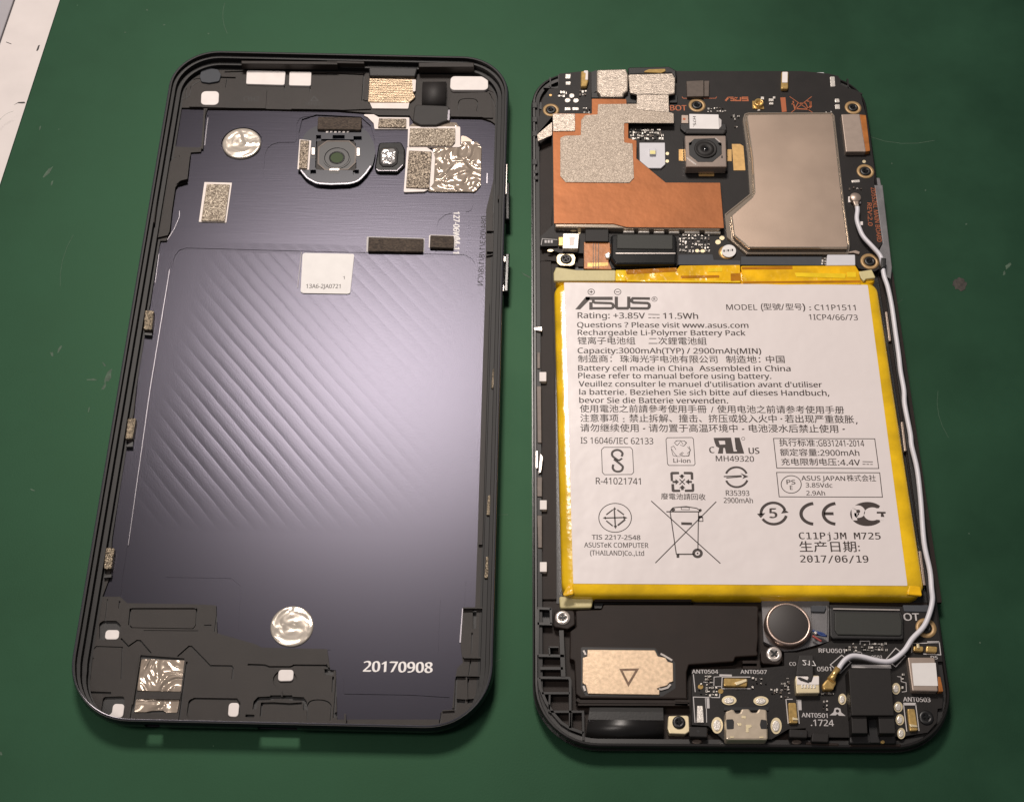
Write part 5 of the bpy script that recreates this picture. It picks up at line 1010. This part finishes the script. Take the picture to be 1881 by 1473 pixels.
# ================================================================== rear camera module
def rear_camera():
    ctr = P(*Q('p3', 1050, 520)[0], 0); z = BZ
    T = thing('rear_camera', 'square black camera module with a bright metal rim, set in the main circuit board', 'camera', (ctr.x, ctr.y, z-1))
    plate('camera_base', Q('p3', 770, 335, 1310, 335, 1318, 760, 1240, 770, 800, 765), z+0.9, 1.2, M['plastic_dark'], T, 0.3, 0.2)
    plate('camera_can', Q('p3', 790, 330, 1295, 330, 1305, 715, 805, 715), z+2.6, 2.2, M['cam_can'], T, 0.25, 0.18)
    zt = z+2.6; c = U(Q('p3', 1045, 500), zt)[0]
    oc = MB(); oc.prism(U(Q('p3', 905, 372, 1165, 362, 1242, 430, 1245, 560, 1130, 655, 950, 655, 845, 570, 838, 430), zt+.04), zt-.1, zt+.05, 0.03); oc.build('lens_opening', M['plastic_deep'], T)
    MB().lathe(c, [(2.45, zt), (2.45, zt+.25), (2.2, zt+.32), (1.9, zt+.2)], 0, 40, True).build('lens_barrel', M['chip'], T)
    MB().lathe(c, [(1.95, zt+.15), (1.7, zt+.36), (0.75, zt+.40), (0.6, zt+.22), (0.01, zt+.22)], 0, 40, False).build('lens_face', M['chip'], T)
    MB().lathe(c, [(0.6, zt+.24), (0.45, zt+.34), (0.2, zt+.38), (0.01, zt+.385)], 0, 24, False).build('front_lens', M['lens'], T)
    e = MB(); e.strip(U(Q('p3', 812, 600, 930, 688), zt+.06), .32, zt+.06, .1); e.strip(U(Q('p3', 1165, 362, 1222, 410), zt+.06), .28, zt+.06, .1); e.build('can_corner', M['steel'], T)
    plate('corner_cutout', Q('p3', 838, 418, 880, 408, 870, 445, 845, 450), zt+.05, .1, M['plastic_deep'], T); plate('corner_cutout', Q('p3', 1195, 425, 1240, 420, 1245, 460, 1215, 450), zt+.05, .1, M['plastic_deep'], T); plate('corner_cutout', RC('p3', 1238, 578, 1256, 606), zt+.05, .1, M['plastic_deep'], T)
rear_camera()

# ================================================================== loudspeaker module
def speaker():
    z = 4.4; ctr = P(1210, 1200, 0)
    T = thing('loudspeaker_module', 'black plastic loudspeaker box with a tan metal plate stamped with a triangle', 'loudspeaker', (ctr.x, ctr.y, 2.4))
    body = Q('b2', 430, 200, 665, 192, 682, 148) + Q('b3', 150, 150, 755, 158, 748, 300, 752, 440, 740, 560, 752, 608, 545, 620, 530, 662, 125, 690, 105, 760, 108, 990) + Q('b2', 1440, 1000, 480, 990, 432, 950, 420, 650, 378, 638, 380, 390, 435, 350)
    plate('speaker_box', body, z, 1.9, M['phone_plastic'], T, 0.4, 0.2)
    cut = Q('b2', 478, 530, 1150, 540, 1180, 600, 1260, 620, 1328, 670, 1330, 900, 1210, 975, 520, 970, 480, 900)
    plate('plate_recess', cut, z+.02, 0.1, M['plastic_deep'], T, 0.3)
    tz = z+.25
    pl = Q('b2', 535, 552, 1145, 557, 1172, 612, 1240, 625, 1262, 660, 1308, 672, 1312, 840, 1280, 850, 1255, 878, 1185, 895, 1188, 962, 540, 952, 520, 870, 490, 855, 492, 625, 530, 615)
    p = plate('speaker_plate', pl, tz, 0.4, M['speaker_plate'], T, 0.1, 0.12)
    tri = MB(); tri.strip(U(Q('b2', 838, 735, 985, 732, 905, 868), tz+.015), 0.42, tz+.015, 0, 0, True); tri.build('stamped_triangle', mat('stamped_tan', (0.16, 0.10, 0.065), 0.5, 0.4, 0.3, 20), p)
    e = MB()
    for px in (Q('b2', 1165, 905, 1200, 912, 1260, 895, 1285, 865), Q('b2', 500, 880, 515, 925), Q('b2', 500, 560, 520, 600), Q('b2', 1195, 590, 1225, 605, 1300, 650)): e.strip(U(px, tz), .35, tz, .3)
    e.build('plate_tab', M['steel'], p)
    # glossy sound chamber along the lower edge
    L = Q('b2', 560, 1050, 1220, 1055, 1225, 1350, 520, 1340); a = U(L, 4.2)
    mb = MB(); prof = [(0, 2.2), (.03, 3.6), (.2, 3.95), (.45, 4.0), (.6, 4.3), (.75, 4.2), (.92, 3.4), (1, 2.2)]
    tl, tr, br, bl = a
    kl = mb.add([(*tl.lerp(bl, t), zz) for t, zz in prof]); kr = mb.add([(*tr.lerp(br, t), zz) for t, zz in prof])
    for i in range(len(prof)-1): mb.face((kl+i, kl+i+1, kr+i+1, kr+i), 0, i > 2)
    mb.face(tuple(kl+i for i in reversed(range(len(prof))))); mb.face(tuple(kr+i for i in range(len(prof))))
    mb.build('sound_chamber', M['chamber_black'], T)
    for px, w, zz in ((Q('b2', 440, 1000, 470, 1020, 1440, 1025), .6, 4.1), (Q('b2', 450, 1048, 1440, 1050), .35, 4.0), (Q('b3', 0, 1010, 130, 1018), .5, 4.2), (Q('b3', 0, 1045, 130, 1050), .4, 4.0), (Q('b3', 610, 665, 750, 665, 752, 715, 612, 715), .5, 4.1), (Q('b2', 600, 110, 1473, 112), .5, 4.0)): MB().strip(U(px, zz), w, zz, 1.4).build('moulded_rib', M['phone_plastic'], T)
    plate('screw_lug', Q('b2', 235, 200, 420, 198, 425, 330, 360, 370, 230, 350), 4.0, 1.5, M['phone_plastic'], T, 0.6, 0.2)
    screw(T, 'b2', 312, 268, 62, ring=False, head='steel', z=4.0)
    plate('screw_lug', Q('b3', 770, 560, 960, 535, 975, 640, 940, 690, 780, 680), 4.0, 1.5, M['phone_plastic'], T, 0.6, 0.2)
    screw(T, 'b3', 892, 596, 64, ring=False, head='steel', z=4.0)
    plate('screw_ring', Q('b2', 1265, 1150, 1450, 1145, 1458, 1290, 1420, 1315, 1275, 1310, 1258, 1260), 4.0, 1.4, M['gold_pale'], T, 0.4, 0.15); screw(T, 'b2', 1360, 1210, 54, ring=False, z=4.05)
speaker()

# ================================================================== vibration motor
def motor():
    c = P(*Q('b3', 1024, 320)[0], 5.2)
    T = thing('vibration_motor', 'round coin vibration motor with dark top and a pinkish metal rim', 'motor', (c.x, c.y, 3.0))
    R = (P(*Q('b3', 1228, 320)[0], 5.2)-c).length
    MB().lathe(c.xy, [(R+.15, 3.0), (R+.15, 4.5), (R, 4.95), (R-.12, 5.2), (R*.9, 5.22), (R*.88, 5.12)], 0, 56, True).build('motor_case', M['motor_rim'], T)
    MB().lathe(c.xy, [(R*.875, 5.05), (R*.875, 5.24), (R*.86, 5.26), (0.01, 5.27)], 0, 48, False).build('top_sticker', M['motor_top'], T)
    for k, (m_, pl) in enumerate((('wire_blue', (1240, 380, 1275, 400, 1320, 425, 1365, 428)), ('wire_red', (1240, 430, 1280, 455, 1320, 480)), ('wire_blue', (1270, 395, 1320, 405, 1350, 420)))):
        MB().tube([Vector(P(x, y, 4.3)) for x, y in smooth_px(Q('b3', *pl), 3)], 0.22, 0, 8).build('motor_wire', M[m_], T)
    plate('wire_solder', Q('b3', 1255, 385, 1285, 388, 1285, 415, 1258, 412), 4.7, 0.6, M['solder'], T, 0.15, 0.2)
motor()

# ================================================================== charging board at the bottom
def charging_board():
    z = BZ; ctr = P(1500, 1260, 0)
    T = thing('charging_board', 'small black circuit board with charging port, headphone jack and white printed part codes', 'circuit board', (ctr.x, ctr.y, 0))
    brd = Q('b3', 150, 735, 790, 720, 985, 700, 985, 580, 1100, 580, 1270, 540, 1420, 470) + Q('b4', 215, 150, 1170, 175, 1215, 480, 1235, 660, 1190, 660, 1240, 930, 1232, 1080, 1190, 1085, 1180, 1210, 1100, 1300, 905, 1330, 640, 1345, 400, 1345) + Q('b3', 1180, 1340, 1180, 1260, 1020, 1270, 870, 1360, 440, 1370, 300, 1240, 150, 1230)
    plate('board', brd, z, 1.0, M['pcb'], T)
    # charging port
    up = plate('charging_port', Q('b3', 457, 1110, 530, 1085, 548, 1128, 588, 1122, 602, 1085, 668, 1085, 690, 1118, 738, 1118, 755, 1085, 828, 1092, 838, 1366, 460, 1366), z+2.4, 2.4, M['port_metal'], T, 0.25, 0.3)
    plate('port_side_slot', Q('b3', 462, 1182, 520, 1180, 532, 1200, 530, 1268, 468, 1272), z+2.43, 0.2, M['plastic_deep'], up, 0.2); plate('port_side_slot', Q('b3', 775, 1182, 826, 1190, 832, 1268, 775, 1268, 765, 1230), z+2.43, 0.2, M['plastic_deep'], up, 0.2)
    for px in (Q('b3', 600, 1148, 640, 1150, 640, 1175, 600, 1172), Q('b3', 640, 1230, 692, 1230, 692, 1252, 665, 1262, 665, 1300, 640, 1300), Q('b3', 560, 1215, 600, 1215, 600, 1240, 575, 1240), Q('b3', 500, 1335, 535, 1335, 530, 1348, 500, 1350), Q('b3', 760, 1338, 800, 1335, 800, 1350, 765, 1350)): plate('port_latch', px, z+2.46, 0.1, M['gold_pale'], up, 0.05, 0.04)
    plate('port_gap', Q('b3', 440, 1072, 845, 1072, 845, 1100, 440, 1100), z+.3, 0.3, M['plastic_deep'], T)
    # headphone jack
    jk = plate('headphone_jack', Q('b4', 385, 725, 770, 725, 800, 1148, 415, 1148), z+3.2, 3.2, M['chip'], T, 0.15, 0.15)
    plate('jack_foot', Q('b4', 412, 1152, 552, 1152, 560, 1308, 420, 1308), z+2.6, 2.6, M['chip'], jk, 0.1, 0.12); plate('jack_foot', Q('b4', 655, 1152, 800, 1152, 812, 1308, 668, 1308), z+2.6, 2.6, M['chip'], jk, 0.1, 0.12)
    plate('jack_slot', Q('b4', 558, 1150, 650, 1150, 665, 1390, 585, 1390), z+0.9, 0.9, M['plastic_deep'], jk); plate('jack_mouth', Q('b4', 400, 1312, 810, 1312, 820, 1400, 395, 1400), z+0.6, 2.0, M['plastic_dark'], jk, 0.2, 0.3)
    plate('jack_tip', EL('b4', 695, 1385, 18, 14, 10), z+.9, 0.4, M['gold_bright'], jk)
    for c_, x, y, rx, ry in (('b4', 330, 1000, 36, 50), ('b4', 815, 905, 38, 52), ('b4', 835, 1070, 40, 48), ('b4', 850, 1185, 38, 50), ('b4', 862, 1308, 36, 50), ('b3', 488, 1010, 66, 42), ('b3', 775, 1015, 68, 42), ('b3', 380, 1235, 52, 74), ('b3', 912, 1240, 50, 74)):
        g = plate('plated_slot', EL(c_, x, y, rx, ry, 24), z+0.1, 0.15, M['gold_pale'], T); plate('solder_fill', EL(c_, x, y, rx*.68, ry*.7, 18), z+0.28, 0.25, M['solder'], g, 0, 0.15)
    # spring contacts
    for px, tip in ((Q('b3', 443, 808, 655, 812, 650, 885, 440, 880), Q('b3', 530, 850, 645, 815, 650, 840, 560, 875)), (Q('b4', 975, 520, 1065, 522, 1060, 570, 972, 562), Q('b4', 1000, 500, 1025, 498, 1030, 540, 1005, 540)), (Q('b4', 1090, 518, 1190, 525, 1185, 578, 1085, 572), None),
                    (Q('b4', 918, 1085, 985, 1085, 1015, 1280, 940, 1285), Q('b4', 930, 1220, 1010, 1235, 1010, 1252, 950, 1250)), (Q('b3', 1022, 1030, 1092, 1030, 1110, 1215, 1030, 1215), Q('b3', 1060, 1160, 1112, 1172, 1112, 1190, 1060, 1188))):
        s = plate('spring_contact', px, z+0.7, 0.7, M['gold_bright'], T, 0.15, 0.2)
        if tip: plate('spring_tip', tip, z+0.95, 0.3, M['gold_pale'], s, 0.05, 0.1)
    plate('solder_strip', Q('b3', 200, 1058, 252, 1058, 262, 1212, 195, 1212), z+0.3, 0.3, M['solder'], T, 0.1, 0.12)
    # flex connector with foam pad
    fc = plate('flex_connector', Q('b4', 215, 175, 850, 190, 885, 250, 885, 450, 870, 462, 250, 455, 222, 430), z+0.9, 0.9, M['plastic_dark'], T, 0.3, 0.25)
    plate('connector_foam', Q('b4', 262, 215, 850, 222, 872, 300, 868, 418, 850, 430, 290, 420, 262, 380), z+1.15, 0.5, M['pad_foam_black'], fc, 0.3, 0.2)
    e = MB(); e.strip(U(Q('b4', 248, 185, 848, 195), z+1.2), 0.22, z+1.2, .3); e.build('connector_edge_line', M['steel'], fc)
    # white wire plug with black wires
    pg = plate('wire_plug', Q('b3', 1092, 785, 1300, 785, 1305, 945, 1095, 948, 1085, 830), z+1.4, 1.4, M['gold_pale'], T, 0.15, 0.15)
    plate('plug_shell', Q('b3', 1095, 790, 1215, 790, 1228, 840, 1240, 795, 1300, 790, 1300, 870, 1100, 870), z+1.5, 0.4, M['pad_white'], pg, 0.1, 0.1)
    for k in range(5): plate('plug_pin', RC('b3', 1140+28*k, 865, 1158+28*k, 900), z+1.5, 0.2, M['solder'], pg, 0, 0.05)
    plate('wire_ribbon', Q('b3', 1120, 600, 1250, 600, 1250, 790, 1230, 850, 1190, 830, 1215, 790, 1090, 790, 1100, 700), z+1.7, 0.5, M['rubber'], T, 0.15, 0.2)
    plate('wire_strand', Q('b3', 1100, 800, 1130, 800, 1215, 835, 1210, 850, 1130, 825), z+1.75, 0.3, M['rubber'], T, 0.05, 0.1)
    # shielded module with its sticker
    mod = plate('sensor_module', Q('b4', 920, 622, 1165, 622, 1195, 930, 962, 925), z+1.4, 1.4, M['beige_can'], T, 0.2, 0.2)
    plate('part_sticker', Q('b4', 955, 675, 1172, 672, 1192, 880, 975, 878), z+1.45, 0.08, M['sticker'], mod, 0.05)
    plate('module_flex', Q('b4', 1192, 795, 1215, 798, 1242, 930, 1200, 932), z+1.2, 1.0, M['flex_orange'], T, 0.05, 0.08)
    # screws
    screw(T, 'b4', 1085, 360, 48, rr=1.95); screw(T, 'b4', 1085, 1168, 62, ring=False)
    # rubber seals at the bottom edge
    for px in (Q('b3', 130, 1245, 295, 1250, 295, 1345, 130, 1340), Q('b3', 1030, 1268, 1200, 1275, 1195, 1350, 1030, 1345), Q('b4', 60, 1300, 215, 1308, 205, 1390, 50, 1385)):
        s = plate('rubber_seal', px, z+0.9, 1.5, M['chip'], T, 0.2, 0.2)
    for c_, x, y in (('b3', 208, 1290), ('b3', 1138, 1310)): MB().disc(P(*Q(c_, x, y)[0], z+.9).xy, 0.25, z+.8, z+.93).build('seal_hole', M['plastic_deep'], T)
    for c_, x, y in (('b3', 198, 1382), ('b3', 1098, 1385)): plate('edge_contact', EL(c_, x, y, 45, 22, 14), z-.2, 0.5, M['chip_brown'], T, 0, 0.15)
    # small chips
    for a in ((200, 840, 260, 960, 4, 21), (270, 785, 330, 860, 8, 22), (265, 850, 390, 975, 16, 23), (680, 795, 790, 905, 9, 24), (795, 820, 865, 865, 3, 25), (860, 905, 960, 950, 8, 26), (945, 840, 1040, 990, 14, 27), (1000, 745, 1040, 860, 5, 28)):
        smd('surface_components', 'b3', *a[:5], z, T, smin=3, smax=6, seed=a[5])
    smd('surface_components', 'b4', 355, 490, 470, 570, 12, z, T, smin=3, smax=6, seed=31); smd('surface_components', 'b4', 490, 490, 740, 570, 22, z, T, smin=3, smax=6, seed=32); smd('surface_components', 'b4', 150, 1000, 205, 1105, 5, z, T, smin=3, smax=5, seed=33); smd('surface_components', 'b4', 850, 750, 905, 920, 6, z, T, smin=3, smax=6, seed=34); smd('surface_components', 'b4', 120, 935, 260, 960, 8, z, T, smin=3, smax=5, seed=35)
    for c_, x, y in (('b3', 230, 888), ('b3', 412, 928)): plate('test_point', EL(c_, x, y, 24, 22, 16), z+.08, .1, M['gold_bright'], T)
    # white print
    t = z+.015; Wt = M['ink_silver']
    def tx(b, c_, x0, y0, x1, y1, h, **k): text(b, Q(c_, x0, y0)[0], Q(c_, x1, y1)[0], h, t, T, Wt, **k)
    tx('ANT0504', 'b3', 152, 768, 388, 770, 7, weight=.02); tx('ANT0507', 'b3', 590, 770, 828, 772, 7, weight=.02); tx('CO', 'b3', 1032, 698, 1090, 698, 6.5, weight=.02); tx('ANT0501', 'b3', 1142, 1162, 1375, 1168, 8, weight=.02); tx('.1724', 'b3', 1225, 1240, 1432, 1243, 11.5, weight=.015)
    tx('RFU0501', 'b4', 118, 580, 352, 584, 7.5, weight=.02); tx('0501', 'b4', 105, 748, 230, 746, 8, weight=.02); tx('0503', 'b4', 595, 635, 690, 637, 6, weight=.01); tx('BOT', 'b4', 818, 290, 1024, 292, 13, weight=.02); tx('ANT0503', 'b4', 880, 1020, 1125, 1026, 8, weight=.02); tx('D5', 'b4', 1130, 640, 1190, 640, 6, weight=.02)
    text('217', Q('b3', 1150, 692)[0], Q('b3', 1270, 700)[0], 9, z+1.74, T, M['ink_white'], mirror=True)
    b3 = lambda *a: Q('b3', *a); b4 = lambda *a: Q('b4', *a)
    for ln in [(b3(165, 775, 182, 935), 1.6), (b3(420, 905, 425, 800, 680, 800), 1.6), (b3(420, 905, 680, 905), 1.4), (b3(350, 880, 352, 800, 420, 795), 1.2), (b3(180, 1210, 165, 980, 400, 985, 405, 945), 1.6), (b3(285, 1210, 280, 985), 1.4), (b3(1020, 1220, 1000, 1000, 1060, 1000), 1.6), (b3(1120, 1220, 1100, 1005), 1.6), (b3(400, 775, 512, 778, 512, 795, 400, 792), 'fill'), (b3(270, 990, 308, 990, 312, 1082, 275, 1082), 'fill'), (b3(1100, 1005, 1138, 1005, 1142, 1098, 1110, 1098), 'fill'), (b3(255, 845, 350, 850), 1.0), (b3(360, 885, 420, 885), 1.2),
        (b4(222, 690, 325, 602, 408, 668, 312, 765), 1.6, True), (b4(725, 640, 812, 540, 902, 610, 812, 708), 1.6, True), (b4(955, 580, 962, 498, 1205, 490, 1218, 600, 1060, 592), 1.6), (b4(1095, 478, 1202, 478, 1205, 492, 1098, 494), 'fill'), (b4(912, 1290, 882, 1045), 1.7), (b4(1022, 1285, 992, 1045), 1.7), (b4(880, 1032, 992, 1032, 995, 1055, 884, 1055), 'fill'), (b4(412, 688, 768, 692, 772, 722, 415, 716), 'fill'), (b4(490, 505, 492, 478, 575, 478, 578, 510), 1.3), (b4(422, 600, 505, 600, 505, 575, 430, 572), 1.2), (b4(825, 795, 860, 800, 862, 840, 905, 852, 908, 930, 868, 935), 1.1),
        (b4(215, 1145, 250, 1118, 262, 1080, 285, 1075, 312, 1085, 320, 1118, 360, 1150, 300, 1148, 285, 1130, 272, 1145), 'fill')]: print_strokes('printed_marking', [ln], t, T, M['ink_silver'], 1.5)
    MB().disc(P(*b4(286, 1106)[0], t).xy, 0.30, t, t+.02).build('print_dot', M['pcb'], T)
charging_board()

# ================================================================== white antenna cable
def cable():
    ctr = P(1690, 850, 0)
    T = thing('antenna_cable', 'thin white coaxial antenna cable running down beside the battery between two gold plugs', 'cable', (ctr.x, ctr.y, 0))
    up = [(*p, 5.2) for p in Q('p5', 1436, 215, 1438, 250, 1436, 330, 1450, 410, 1500, 500, 1580, 590, 1640, 660, 1678, 722)]
    mid = [(*p, 5.0) for p in Q('b7', 858, 440, 880, 520, 905, 640, 925, 790, 945, 960, 960, 1060, 985, 1180, 990, 1280, 1020, 1460)]
    low = [(*p, 5.0) for p in Q('b1', 1545, 140, 1580, 330, 1615, 590, 1650, 950, 1690, 1180)] + [(*p, 5.3) for p in Q('b4', 1140, 0, 1148, 110, 1122, 230, 1060, 345, 965, 455, 890, 555, 820, 628, 740, 660, 640, 650, 520, 618, 430, 612, 360, 640, 312, 690, 285, 735)]
    line = [P(*p) for p in up+mid+low]
    rk = random.Random(11); line = [v+Vector((rk.uniform(-.16, .16), rk.uniform(-.1, .1), rk.uniform(-.06, .06))) for v in line]
    MB().tube(smooth_line(line, 5), 0.49, 0, 12).build('cable_jacket', M['cable'], T)
    # upper plug (beige cap) and lower plug (gold)
    z = BZ
    c = P(*Q('p5', 1420, 115)[0], z+1.2)
    MB().lathe(c.xy, [(1.15, z+.2), (1.18, z+1.1), (1.05, z+1.25), (0.01, z+1.28)], 0, 26, False).build('plug_cap', M['beige_can'], T)
    MB().prism(U(Q('p5', 1395, 150, 1450, 150, 1450, 218, 1420, 218), z+1.15), z+.5, z+1.15, .2).build('plug_crimp', M['beige_can'], T)
    for y in (185, 200): MB().prism(U(Q('p5', 1415, y, 1450, y, 1450, y+9, 1415, y+9), z+1.3), z+.6, z+1.3, .1).build('crimp_band', M['solder'], T)
    MB().prism(fillet(U(Q('b4', 150, 870, 180, 830, 235, 790, 270, 800, 275, 860, 250, 910, 160, 915), z+1.3), .3), z+.2, z+1.3, .3).build('plug_cap', M['gold_bright'], T)
    MB().tube([P(*p, z+1.3) for p in Q('b4', 225, 830, 260, 770, 290, 725)], [.75, .5, .62], 0, 10).build('plug_crimp', M['gold_bright'], T)
    # dark clip that holds the cable in the frame wall
    MB().prism(U(Q('p5', 1660, 690, 1715, 700, 1712, 790, 1665, 800), 5.7), 3.0, 5.7, .3).build('cable_clip', M['plastic_dark'], T)
cable()
flush_text()
